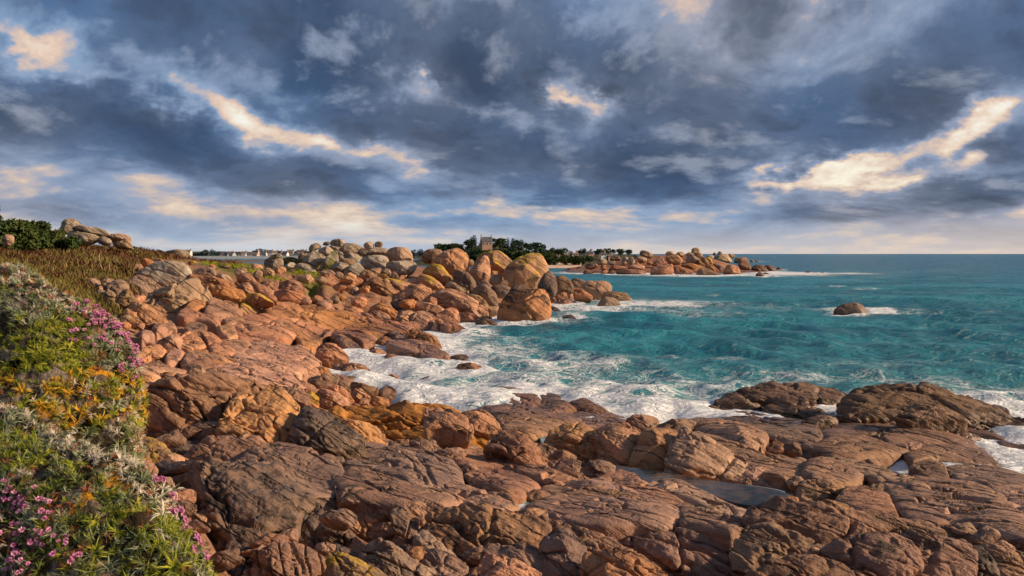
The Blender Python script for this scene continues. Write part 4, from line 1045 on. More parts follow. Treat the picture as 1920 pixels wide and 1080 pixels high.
Z8|D|mp||280,245 400,275 550,335 700,376 830,430 760,440 640,420 520,370 400,332 300,300|flat_rock|flat dark bed lying on top of the steep fronted block
Z8|D|mp||-10,275 80,286 150,336 162,400 260,418 335,440 292,500 240,492 150,522 120,450 50,390 -10,360|flat_rock|brown fractured slab left of the squarish block
Z8|B|mp||272,612 288,500 320,448 400,448 480,476 560,538 610,592 480,612 400,632|rock_block|bold orange sided block at the head of the inlet
Z8|D|mp||425,455 560,468 680,528 750,595 620,602 560,552|flat_rock|thin layered slab right of the bold orange block
Z8|D|mp||35,505 120,488 180,528 260,578 278,625 180,637 90,572|rock_block|shadowed block left of the bold orange block
Z8|B|mp||725,590 800,528 900,498 985,513 995,565 930,612 860,627 790,622|rock_block|rounded wedge at the inlet edge in white foam
Z8|D|mp||985,510 1100,508 1200,528 1280,568 1320,632 1220,627 1150,612 1060,582 1000,562|flat_rock|low orange slab behind the dome with a white vein
Z8|B|mp||862,662 920,588 1000,553 1080,568 1155,610 1140,662 1000,672|sea_rock|low pyramid dome with pale vein washed by inlet foam
Z8|B|mp||1105,682 1160,623 1250,618 1330,648 1358,690 1200,688|sea_rock|cracked low rock right of the pyramid dome
Z8|B|md||1355,690 1390,638 1440,638 1465,686|sea_rock|small round wet rock beside the cracked low rock
Z8|D|mp||1145,505 1250,506 1400,526 1500,586 1610,642 1560,678 1440,678 1330,652 1300,602 1200,552|flat_rock|broad wet tongue of rock entering the inlet
Z8|B|mp|flute=1|1175,355 1230,298 1310,293 1400,356 1480,396 1540,500 1440,520 1330,520 1310,450 1240,410|boulder|ribbed rounded snout of rock at the mouth of inlet
Z8|B|mp||875,410 940,378 1010,393 1065,440 1045,482 950,482 890,462|boulder|low rounded boulder above the broad wet tongue
Z8|D|mp||945,368 1080,376 1150,426 1230,466 1310,505 1180,505 1090,492 1060,442|flat_rock|slanting bed left of the ribbed rounded snout
Z8|M|md||1405,522 1480,516 1570,556 1650,628 1560,602 1480,582|sea_rock|dark wet rib beside the broad wet tongue
Z8|M|md||1655,616 1750,606 1890,654 1780,664 1680,652|sea_rock|dark low rock in foam off the wet tongue
Z8|M|md||1615,585 1680,562 1780,572 1850,606 1700,608|sea_rock|thin dark reef just behind the low foam rock
Z8|B|mp||1642,712 1700,658 1800,646 1920,662 1995,705 1900,748 1760,752|sea_rock|biggest lone hump of rock in the inlet foam
Z8|B|mp||445,760 470,698 540,668 640,653 740,678 830,718 922,782 840,803 700,790 560,775|sea_rock|long cracked rock island in the middle of inlet foam
Z8|M|md||430,668 470,643 548,657 490,680|sea_rock|flat sliver of rock behind the cracked rock island
Z8|B|mp|Y=31|-15,770 -10,640 50,608 150,646 260,688 345,758 338,832 200,842 100,815|boulder|big sloping orange boulder at the inner end of inlet
Z8|B|mp||235,685 340,676 410,706 448,765 340,762|rock_block|rounded stone behind the big sloping orange boulder
Z8|B|mp||335,812 360,758 450,756 548,782 535,822 420,828|flat_rock|low flat pink rock at the foot of orange boulder
Z8|B|md||538,810 600,772 670,772 712,828 620,836|sea_rock|small twin humped rock below the cracked rock island
Z8|B|mp||958,812 1000,763 1050,752 1115,778 1120,826 1030,832|sea_rock|round dark hump alone in the inlet foam
Z8|M|md||822,828 880,792 950,797 978,836 900,846|sea_rock|small flat rock between the twin hump and round hump
Z8|M|md||578,882 640,842 710,847 770,902 680,902|sea_rock|little brown rock near the inner shore of inlet
Z8|M|md||695,845 830,827 920,836 1000,851 1130,910 1000,902 860,872|sea_rock|chain of low brown rock crossing the inlet foam
Z8|B|mp||602,950 660,902 730,907 830,990 720,1003 650,998|sea_rock|triangular brown rock on the near side of inlet
Z8|B|mp||708,1048 760,988 800,1008 812,1055|sea_rock|small pointed rock below the triangular brown rock
Z8|B|mp||822,1028 850,983 930,983 1020,1018 940,1058 860,1062|sea_rock|rounded wet rock at the near edge of inlet foam
Z8|B|mp|Y=26|315,885 390,843 480,867 560,896 620,966 668,1040 600,1045 520,975 420,925|flat_rock|thick layered slab sloping to the near edge of inlet
Z8|B|mp|Y=25|272,915 340,887 450,936 560,986 640,1080 400,1085 300,1075 315,985|flat_rock|smooth orange slab below the thick layered slab
Z8|B|my|Y=24|25,935 80,907 150,957 210,1027 240,1080 150,1068 80,1000|flat_rock|golden curved rib of rock behind the giant near rock
Z8|B|my|Y=24.5|185,950 260,917 303,977 310,1075 220,1078 188,1010|rock_block|golden sided block beside the golden curved rib
Z8|B|mp|Y=27|-10,840 150,828 260,876 308,922 190,935 60,915|flat_rock|broken pink slab above the golden ribs
Z8|M|md||1162,896 1200,868 1290,908 1220,922|sea_rock|small brown rock at the end of the low chain
Z8|M|md||1338,800 1400,777 1448,803 1380,812|sea_rock|tiny rock tips awash in mid inlet
Z8|M|md||1640,925 1720,898 1810,945 1720,955|sea_rock|brown reef half covered by foam off the near ridge
Z8|M|md||1825,940 1880,898 1970,905 2000,930 1900,950|sea_rock|second half covered reef next to the brown reef
Z8|B|mp|Y=60|795,95 850,63 950,63 1040,93 1105,150 1065,200 1000,160 920,132 815,130|flat_rock|dark arched upper half of the split boulder by the slope
Z8|B|mp|Y=59|805,210 815,133 900,123 1000,168 1035,212 1015,265 900,258 825,238|rock_block|sunny lower half of the split boulder by the slope
Z8|B|mp|Y=58|1075,270 1078,200 1120,138 1200,118 1290,150 1245,205 1195,290|rock_block|left half of the jointed block right of the split boulder
Z8|B|mp|Y=57.5|1185,290 1290,128 1400,128 1478,180 1438,265 1425,330 1340,312 1270,295|rock_block|right half of the jointed block with square cracks
Z8|B|mp|Y=57|1452,268 1480,198 1530,198 1562,240 1525,320 1460,340|boulder|round end knob of the jointed block
Z8|B|mp||1425,338 1450,262 1510,297 1545,338|rock_block|small foot stone under the round end knob
Z8|M|mp||1518,300 1560,228 1640,233 1720,277 1825,352 1680,354 1580,335|sea_rock|smooth low slab running into the surf past the jointed block
Z8|B|mp|Y=60|555,170 570,88 640,78 765,98 755,200 640,192|rock_block|sunny block left of the split boulder
Z8|B|mp|Y=60|760,195 775,120 805,115 808,200|rock_block|narrow stone standing in the crack beside split boulder
A6|B|nb|Y=13.6,t=50|0,490 5,380 80,300 160,265 300,250 430,228 520,215 605,245 565,305 485,315 435,375 405,450 320,450 250,460 200,500 100,512|boulder|giant domed near rock with shaded hollow beside the thrift
A6|B|ns|Y=13.2,t=50|395,460 440,360 500,305 560,298 605,250 655,300 705,350 750,390 745,445 695,475 705,552 620,557 560,505 470,515 395,495|boulder|sunlit cracked front half of the giant near rock
A6|B|nd|Y=12.9|685,480 750,375 820,380 900,430 965,480 990,525 955,565 860,572 780,555 700,548|rock_block|dark jointed blocks at the right foot of the giant rock
A6|B|ns|Y=14.5|775,365 900,420 990,440 1065,450 1098,515 1000,528 960,490 900,450 820,398|flat_rock|sunny sloping rib beyond the dark jointed blocks
A6|M|ns|Y=17.5,t=35|855,388 930,363 1050,368 1200,362 1335,373 1405,408 1460,476 1400,485 1250,472 1150,472 1050,452 930,442|flat_rock|long orange sunlit ridge before the inlet
A6|M|ns|Y=15.8|1070,480 1200,466 1350,463 1450,486 1530,545 1480,570 1350,552 1200,512|flat_rock|layered orange shelf below the long sunlit ridge
A6|B|ns|Y=17|1375,385 1480,373 1545,418 1592,476 1460,485 1420,428|rock_block|angular bright end block of the sunlit ridge
A6|M|ny|Y=11.5|22,520 90,498 150,528 210,585 120,602 40,602|boulder|yellow lichened stone touching the thrift mound
A6|M|nd|Y=13|105,548 200,498 300,508 358,532 250,572 180,582|flat_rock|flat shadowed slab under the giant near rock
A6|M|nb|Y=12|225,580 320,518 430,498 540,498 610,555 480,592 475,642 380,647 300,622|flat_rock|pitted knobbly slab below the giant near rock
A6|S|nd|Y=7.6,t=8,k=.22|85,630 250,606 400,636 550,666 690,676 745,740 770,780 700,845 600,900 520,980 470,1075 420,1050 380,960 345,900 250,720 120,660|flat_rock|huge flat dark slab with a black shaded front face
A6|B|nd|Y=8.6|680,880 740,778 800,766 838,810 795,885 795,970 720,962|rock_block|steep dark block right of the huge flat slab
A6|B|nd|Y=8.5|795,870 850,806 920,866 1000,968 965,998 890,955 830,972 798,940|rock_block|dark triangular block in the gully
A6|D|nb||462,612 530,558 640,546 780,536 856,568 908,640 930,708 870,742 760,742 650,662 560,652 485,645|flat_rock|layered ribbed slab right of the pitted knobbly slab
A6|D|nb||835,580 960,556 1100,546 1186,568 1258,640 1282,712 1200,724 1080,664 960,642|flat_rock|folded mid slab with a blunt lower end
A6|D|nb||950,535 1100,516 1200,546 1335,566 1398,640 1412,714 1300,714 1250,652 1180,582 1080,562|flat_rock|smooth reddish slab falling to a small white puddle
A6|D|nb||865,700 950,636 1080,676 1200,716 1350,736 1412,764 1325,815 1260,805 1150,805 1000,775 900,755|flat_rock|dark stained slab crossing above the gully
A6|B|nb|Y=9|900,840 970,746 1100,756 1250,786 1292,825 1238,890 1208,965 1100,948 1000,915|rock_block|fractured gully wall of narrow brown blocks
A6|B|nd|Y=8.6|1105,808 1150,766 1186,830 1168,900 1120,882|boulder|black polished stone standing in the gully
A6|B|nb|Y=6.2,t=40,cut=1|440,1100 520,1005 600,938 700,943 800,973 822,1010 800,1110|rock_block|block split by parallel cracks at the bottom edge
A6|B|ny|Y=6.2,t=40|795,1110 830,988 880,978 960,1008 1050,1038 1130,1110|rock_block|block with a yellow lichen top at the bottom edge
A6|B|nb|Y=6.4,t=40|950,1025 1000,928 1100,928 1140,968 1200,1008 1300,1058 1340,1110 1120,1110|boulder|pale rounded rock bunch right of the lichen block
A6|B|nb|Y=7|1200,945 1250,876 1330,956 1430,1030 1410,1075 1310,1035|flat_rock|long narrow finger rock beside the gully
A6|B|nd|Y=7.6|820,970 880,936 970,990 950,1025 850,1005|boulder|small dark rounded stone in the gully bottom
ZD|M|nd|Y=9.6|640,140 680,105 800,105 920,120 960,240 900,280 830,255 740,200|flat_rock|smooth slate grey plate lying in the gully
ZD|B|nb|Y=9|890,280 960,262 1040,310 1100,370 1080,420 1000,400 940,350|rock_block|broken brown shards below the slate grey plate
ZD|B|nd|Y=10|878,60 905,25 960,80 1050,150 1060,190 980,170 920,120|flat_rock|narrow bluish rib beside the slate grey plate
ZD|B|nb|Y=8.6|1500,360 1530,310 1590,320 1570,420 1540,530 1490,520 1480,420|rock_block|ochre upright wedge at the right side of the gully
ZD|B|nd|Y=7.4|1400,560 1480,540 1590,560 1610,600 1500,610 1420,590|flat_rock|dark wet slab at the bottom of the gully
ZD|B|nb|Y=6.6|1760,770 1800,740 1860,760 1880,830 1760,830|boulder|pale grey pebble at the bottom edge beside finger rock
A7|D|np||240,222 310,148 370,137 470,147 560,178 585,214 520,258 400,270 300,246|flat_rock|humped back ridge of the near shelf against the foam
A7|D|np||512,258 560,206 650,196 720,226 760,260 640,280|flat_rock|low rounded rock right of the humped back ridge
A7|D|nb||555,180 620,157 690,190 640,206 590,202|flat_rock|small ribbed rock behind the low rounded rock
A7|M|np||712,212 790,186 870,221 960,266 850,272 780,250|sea_rock|pointed layered rock at the foam edge of shelf
A7|M|nd||30,208 80,172 180,172 258,190 200,220 80,220|sea_rock|black knobbly rock at the near corner of the inlet
A7|D|np||300,268 380,222 460,236 560,256 680,266 790,292 740,322 600,302 420,312 350,292|flat_rock|long flat bed below the humped back ridge
A7|D|nb||340,300 450,266 600,276 730,312 645,362 500,372 380,352|flat_rock|layered step under the long flat bed
A7|D|np||650,286 760,266 880,286 1000,296 1060,326 1110,338 1000,334 850,324 720,322|flat_rock|thin ledge running along the foam to the cube
A7|B|np||1005,282 1080,264 1150,276 1182,312 1125,352 1060,334|rock_block|angular cube at the seaward end of the thin ledge
A7|B|ns|Y=16,t=40|598,410 640,338 700,306 780,306 856,358 888,420 868,502 780,484 700,454 630,442|boulder|big sunlit rock at the head of the tide pool
A7|B|ns|Y=15.5,t=40|812,338 920,306 1000,300 1100,348 1078,420 1050,522 960,534 880,495 878,425|boulder|sunlit rock with curved cracks behind the tide pool
A7|B|ns|Y=15,t=38|1030,512 1058,418 1098,346 1180,314 1290,328 1268,400 1250,450 1232,564 1120,545|boulder|ridged orange rock behind the middle of tide pool
A7|B|np|Y=14.5,t=35|1228,460 1286,336 1380,366 1500,436 1605,476 1630,572 1500,584 1380,570 1280,575 1222,565|boulder|long pink rock face behind the end of tide pool
A7|D|np||1280,318 1380,280 1500,264 1625,258 1710,288 1730,362 1710,425 1625,460 1500,400 1380,360|flat_rock|brown layered slab between tide pool and surf
A7|M|ns|Y=15|-10,235 100,232 200,286 240,348 120,342 60,332 -10,342|flat_rock|orange slab end touching the sunlit ridge
A7|B|ns|Y=16|182,278 250,246 310,266 355,308 390,360 300,357 230,342|rock_block|bright yellow faced block beside the ridge end
A7|D|nb||-10,340 100,338 180,366 270,406 310,450 200,452 90,432 -10,392|flat_rock|dark layered slab under the bright faced block
A7|B|np|Y=13.8|292,430 330,376 390,342 460,361 520,396 600,466 650,518 560,545 450,505 370,455|boulder|long knob of rock in the centre of the shelf
A7|B|np|Y=13|592,534 640,490 740,490 830,540 870,576 825,624 740,620 680,589|rock_block|low pink bank at the near side of the pool head
A7|D|np||130,500 170,456 280,456 400,476 540,526 660,566 755,606 640,624 540,604 400,554 280,544 170,525|flat_rock|long straight rib starting left of the central knob
A7|D|np||190,580 260,541 400,546 500,586 570,645 485,694 400,694 330,664 250,625|flat_rock|flat pink slab with a tiny white puddle at its end
A7|D|np||582,650 640,606 760,596 860,636 980,686 1115,716 1000,714 860,704 740,694 640,694|flat_rock|ribbed long slab left of the pool middle
A7|D|np||732,632 850,610 960,640 1080,680 1180,710 1265,750 1100,738 960,698 830,658|flat_rock|thin straight rib next to the ribbed long slab
A7|D|np||850,592 980,555 1060,580 1100,620 1200,670 1315,730 1180,718 1060,678 950,628|flat_rock|narrow near bank of the tide pool
A7|D|np||1110,642 1200,610 1280,620 1370,660 1480,710 1632,764 1630,820 1500,779 1350,729 1220,689|flat_rock|layered point of rock closing the near side of pool
A7|D|np||522,730 640,686 800,686 960,696 1100,736 1250,746 1302,795 1200,845 1050,835 900,835 740,815 620,785|flat_rock|large ribbed central slab of the near shelf
A7|D|np||1275,755 1400,756 1520,796 1602,855 1540,876 1400,856 1288,836|flat_rock|small slab corner right of the large ribbed slab
A7|M|np|Y=8.2|730,838 860,816 1040,826 1250,836 1400,846 1578,866 1592,950 1575,1100 1300,1110 1150,1015 1000,945 860,895|flat_rock|vast layered slab ending at the deep dark cleft
A7|M|nb|Y=7.4,t=30|0,840 80,746 200,726 350,741 500,776 595,786 612,852 578,912 480,955 340,936 240,996 120,955 25,895|boulder|broad black stained rock in the bottom middle
A7|M|np|Y=8|582,795 680,806 780,846 900,896 1000,926 1075,988 960,975 820,915 700,865|flat_rock|thin rib right of the broad black stained rock
A7|B|nb|Y=6.8,t=35|562,910 620,856 720,856 808,920 800,1000 790,1110 625,1110 595,985|boulder|rounded rock between two cracks at the bottom edge
A7|B|np|Y=6.5,t=35|785,1010 800,956 860,936 960,936 1060,976 1160,1026 1260,1110 785,1115|boulder|smooth pink rounded rock at the bottom edge middle
A7|M|nb|Y=6.8|230,970 300,926 480,926 565,946 608,1000 630,1110 560,1110 400,1015 320,995|flat_rock|striated slab below the broad black stained rock
A7|B|np|Y=6.2,t=40|258,1020 290,951 360,966 460,1006 570,1066 590,1120 270,1120|boulder|reddish wedge rock poking up at the bottom edge
A7|M|nb|Y=6.5|-20,945 60,956 170,996 210,1050 150,1110 -20,1110|boulder|dark speckled rock at the bottom edge beside red wedge
A7|D|np||-10,605 80,586 180,636 300,686 420,706 462,740 330,755 200,716 80,696|flat_rock|splintered slab left of the small white puddle
A7|D|np||212,620 270,596 350,646 445,700 450,742 330,716|flat_rock|pointed splinter beside the small white puddle
A8|M|nw|Y=27.5,t=24|95,225 140,188 190,163 300,138 430,124 600,122 700,131 762,168 780,208 745,245 660,256 580,282 480,282 400,252 350,222 260,228 180,228|sea_boulder|dark rounded rock island with orange right end in the surf
A8|M|nw||342,228 420,211 500,236 600,251 670,250 645,300 560,287 450,282|sea_rock|wet lower shelf of the dark rock island
A8|D|nw||582,282 660,241 745,231 765,296 680,312 620,308|flat_rock|small layered rock in the gap between two big surf rocks
A8|M|nw|Y=24,t=14|750,300 758,218 800,176 870,146 1000,150 1150,153 1280,170 1400,200 1530,240 1600,275 1720,312 1720,345 1500,325 1400,335 1250,305 1100,305 950,305 850,315|flat_rock|long dark whale backed rock along the open water
A8|M|nw|Y=22|1020,275 1120,226 1230,221 1330,256 1392,295 1250,298 1100,300|flat_rock|raised step on the flank of the whale backed rock
A8|D|nw||1462,288 1510,246 1600,266 1610,308 1500,318|flat_rock|small oval plate at the tail of the whale backed rock
A8|D|nw||1490,338 1600,296 1720,326 1720,445 1560,425 1500,372|flat_rock|rounded rock at the right edge above the white runoff
A8|D|nb||730,330 900,291 1100,291 1300,306 1500,336 1570,408 1400,372 1200,362 1000,352 850,357|flat_rock|flat wet bed below the whale backed rock
A8|D|nb||640,360 800,336 1000,346 1200,356 1350,396 1445,458 1250,444 1050,424 850,414 720,412|flat_rock|broad layered bed left of the white runoff
A8|D|nb||590,440 700,386 850,396 1000,426 1092,464 980,484 830,494 700,484|flat_rock|striped bed above the white runoff pool
A8|D|nb||1070,470 1200,436 1350,436 1470,456 1545,525 1380,516 1240,496 1120,506|flat_rock|bare bed lying between two streams of runoff
A8|D|np||548,580 570,526 640,506 750,526 862,585 825,618 700,620 600,615|flat_rock|rounded bed end right of the tide pool
A8|D|nb||592,500 720,486 850,506 1000,556 1062,606 950,618 850,583 740,543|flat_rock|dark long rib behind the rounded bed end
A8|B|np|Y=13|532,712 541,606 620,596 800,606 872,640 765,672 745,702 640,712 580,728|rock_block|square cut block at the right end of the tide pool
A8|D|np||720,710 770,646 870,636 985,676 1042,805 920,785 820,755|flat_rock|pink slope right of the square cut block
A8|D|np||960,628 1100,596 1280,616 1420,636 1560,696 1720,800 1720,930 1500,865 1350,815 1200,815 1080,785 1015,700|flat_rock|wide smooth pink slope at the right edge
A8|D|np||1040,608 1180,576 1216,658 1200,700 1100,684 1032,650|rock_block|layered lump at the top of the wide pink slope
A8|D|nb||1090,540 1180,521 1275,546 1300,610 1200,602|flat_rock|small smooth rock below the white runoff
A8|D|nb||1260,548 1400,536 1560,566 1720,606 1720,648 1500,634 1330,604|flat_rock|flat wet slab under the runoff at the right edge
A8|D|np||1480,645 1600,636 1740,646 1740,826 1640,775 1560,710|flat_rock|dark rimmed slab on the right picture edge
A8|D|nb||1410,645 1500,656 1570,716 1640,790 1500,755|flat_rock|narrow leaf shaped slab beside the dark rimmed one
A8|M|nb|Y=8.4,t=25|255,832 290,755 350,720 480,710 600,720 750,765 900,785 1080,795 1250,825 1400,885 1445,930 1330,928 1100,888 950,908 830,918 720,948 640,955 560,895 480,855 380,845|flat_rock|great pitted arching rock behind the two front rocks
A8|M|nb|Y=7.2,t=25|208,930 265,836 400,826 520,856 600,906 672,950 560,978 440,1018 330,1068 250,1068 200,1020|flat_rock|front rock left of the diagonal crack at bottom right
A8|M|nb|Y=6.6,t=28|640,955 760,906 900,886 1100,866 1280,886 1395,928 1412,980 1420,1115 830,1115 745,1025|boulder|big flat speckled rock at the bottom right
A8|M|nb|Y=6.2,t=30|190,1115 400,1006 540,971 640,986 760,1036 850,1115|boulder|low rock below the diagonal crack at the bottom edge
A8|B|nd|Y=6.8,t=35|1372,930 1450,926 1522,1000 1552,1075 1420,1088 1385,1000|rock_block|dark stained corner block of the speckled rock
A8|M|nb|Y=7|1422,942 1550,936 1720,996 1720,1115 1540,1080 1498,985|boulder|rock in the bottom right corner of the shelf
A8|M|np|Y=14,t=15|-10,570 100,550 220,550 380,566 500,596 542,620 540,702 440,702 330,674 200,634 60,614|flat_rock|smooth submerged looking ramp at the far side of pool
A8|M|np|Y=12.2|420,712 480,676 535,686 530,728 450,726|boulder|small stone at the corner of the tide pool
A8|D|nb||90,312 220,261 330,271 420,296 600,316 650,370 610,450 500,424 380,384 250,354|flat_rock|brown bed in front of the dark rock island
A8|D|np||-10,370 100,386 250,436 400,496 560,496 600,570 450,584 300,555 150,515 -10,465|flat_rock|striped pink bed above the far side of pool
ZA|R|mg|Y=70|568,310 575,292 600,285 600,250 640,218 700,205 750,232 798,275 760,285 700,300 680,320 640,338 590,338|boulder|domed boulder on top of the hilltop rock stack
ZA|R|mg|Y=68|698,305 720,287 800,278 900,290 1000,305 1065,345 1000,358 900,350 800,325|flat_rock|thin lens shaped slab balanced on the hilltop stack
ZA|R|mg|Y=68|610,385 640,340 700,322 800,340 920,372 960,385 900,420 820,440 700,425|boulder|wide base boulder of the hilltop rock stack
ZA|R|mg|Y=68|920,420 935,380 980,372 1060,405 1080,440 1000,455|boulder|sloping block right of the hilltop base boulder
ZA|R|mt|Y=69|1005,385 1060,358 1150,352 1230,370 1268,395 1250,410 1160,405 1070,410|flat_rock|flat layered slab on the right hilltop outcrop
ZA|R|mt|Y=69|1060,412 1160,405 1245,412 1262,440 1290,490 1200,485 1110,470|boulder|orange brown outcrop half sunk in the hilltop heath
ZA|R|mt|Y=52|5,440 20,385 60,355 125,360 130,400 100,450 50,465|boulder|pale boulder peeping out below the dark gorse bush
ZB|R|mg|Y=88|140,215 210,180 300,178 400,180 470,235 460,270 330,265 220,250|boulder|flat pale outcrop on the heath crest toward the town
ZB|B|my|Y=78|430,300 470,285 540,310 545,340 470,340|boulder|yellow lichened stone in the brown heath
ZB|B|mt|Y=86|760,320 830,310 900,335 920,365 840,370 780,350|boulder|brown stone at the end of the heath crest
ZB|B|md|Y=90|915,345 960,322 1030,335 1070,370 980,380|boulder|dark stone beside the distant pale strip of water
PX|D|mp||430,652 500,642 560,656 600,682 560,702 490,692 440,678|flat_rock|reddish sloping bed behind the crown of the giant near rock
PX|D|mp||395,694 470,688 545,708 570,728 480,718 420,712|flat_rock|low bed just above the crown of the giant near rock
PX|D|mp||560,590 640,585 720,608 760,632 690,640 610,622|flat_rock|pale bed crossing the upper middle of the sunlit slope
PX|D|mp||420,600 500,590 580,604 620,630 540,640 460,628|flat_rock|weathered bed in the left middle of the sunlit slope
PX|D|mp||330,668 400,655 440,680 410,700 350,696|flat_rock|small bed between the rubble and the giant near rock
"""

# ------------------------------------------------------------------ bedrock and heath
def ground_mat():
    m, t = new_mat('bedrock_and_heath')
    pos = t.n('ShaderNodeNewGeometry').outputs['Position']
    heath = t.n('ShaderNodeAttribute', attribute_name='heath').outputs['Fac']
    turf = t.n('ShaderNodeAttribute', attribute_name='turf').outputs['Fac']
    n1 = t.noise(pos, .9, 6, .65, .4)
    n2 = t.noise(pos, 4., 6, .7)
    rock = t.mix(t.step(n1, .38, .62), (.30, .15, .085), (.40, .21, .12))
    rock = t.mix(t.step(n2, .5, .7, 0., .6), rock, (.12, .08, .065))
    q = t.v('SCALE', pos, scale=1.1)
    bedv = t.xyz(t.m('MULTIPLY', t.v('DOT_PRODUCT', q, (.48, .50, .72)), 2.6), t.m('MULTIPLY', t.v('DOT_PRODUCT', q, (.72, -.69, .0)), .35), 0.)
    bed = t.noise(bedv, 1.3, 5, .62, .3)
    rock = t.mix(t.step(bed, .5, .7, 0., .6), rock, (.15, .085, .055))
    hea = t.mix(t.step(n1, .4, .6), (.115, .062, .030), (.085, .072, .028))
    hea = t.mix(t.step(n2, .45, .65), hea, (.17, .11, .05))
    grs = t.mix(t.step(n2, .4, .65), (.12, .13, .02), (.19, .20, .03))
    col = t.mix(heath, rock, hea)
    col = t.mix(turf, col, grs)
    b = t.n('ShaderNodeBsdfPrincipled')
    t.put(b.inputs['Base Color'], col)
    b.inputs['Roughness'].default_value = .9
    b.inputs['Specular IOR Level'].default_value = .2
    bp = t.n('ShaderNodeBump')
    bp.inputs['Strength'].default_value = .9
    bp.inputs['Distance'].default_value = .22
    t.put(bp.inputs['Height'], t.m('ADD', t.m('ADD', n1, t.m('MULTIPLY', bed, 1.6)), t.m('MULTIPLY', n2, .4)))
    t.t.links.new(bp.outputs[0], b.inputs['Normal'])
    finish(t, b)
    return m


def heath_mask(x, y):
    px = CX + F_PX * x / y
    edge = np.interp(y, [30, 40, 50, 60, 80, 95, 130], [120, 225, 235, 270, 330, 430, 520])
    j = fbm(np.stack([x * .25, y * .12, 0 * x], -1), 3) * 60
    return sstep(edge - px + j, -25, 25) * sstep(y, 33, 39)


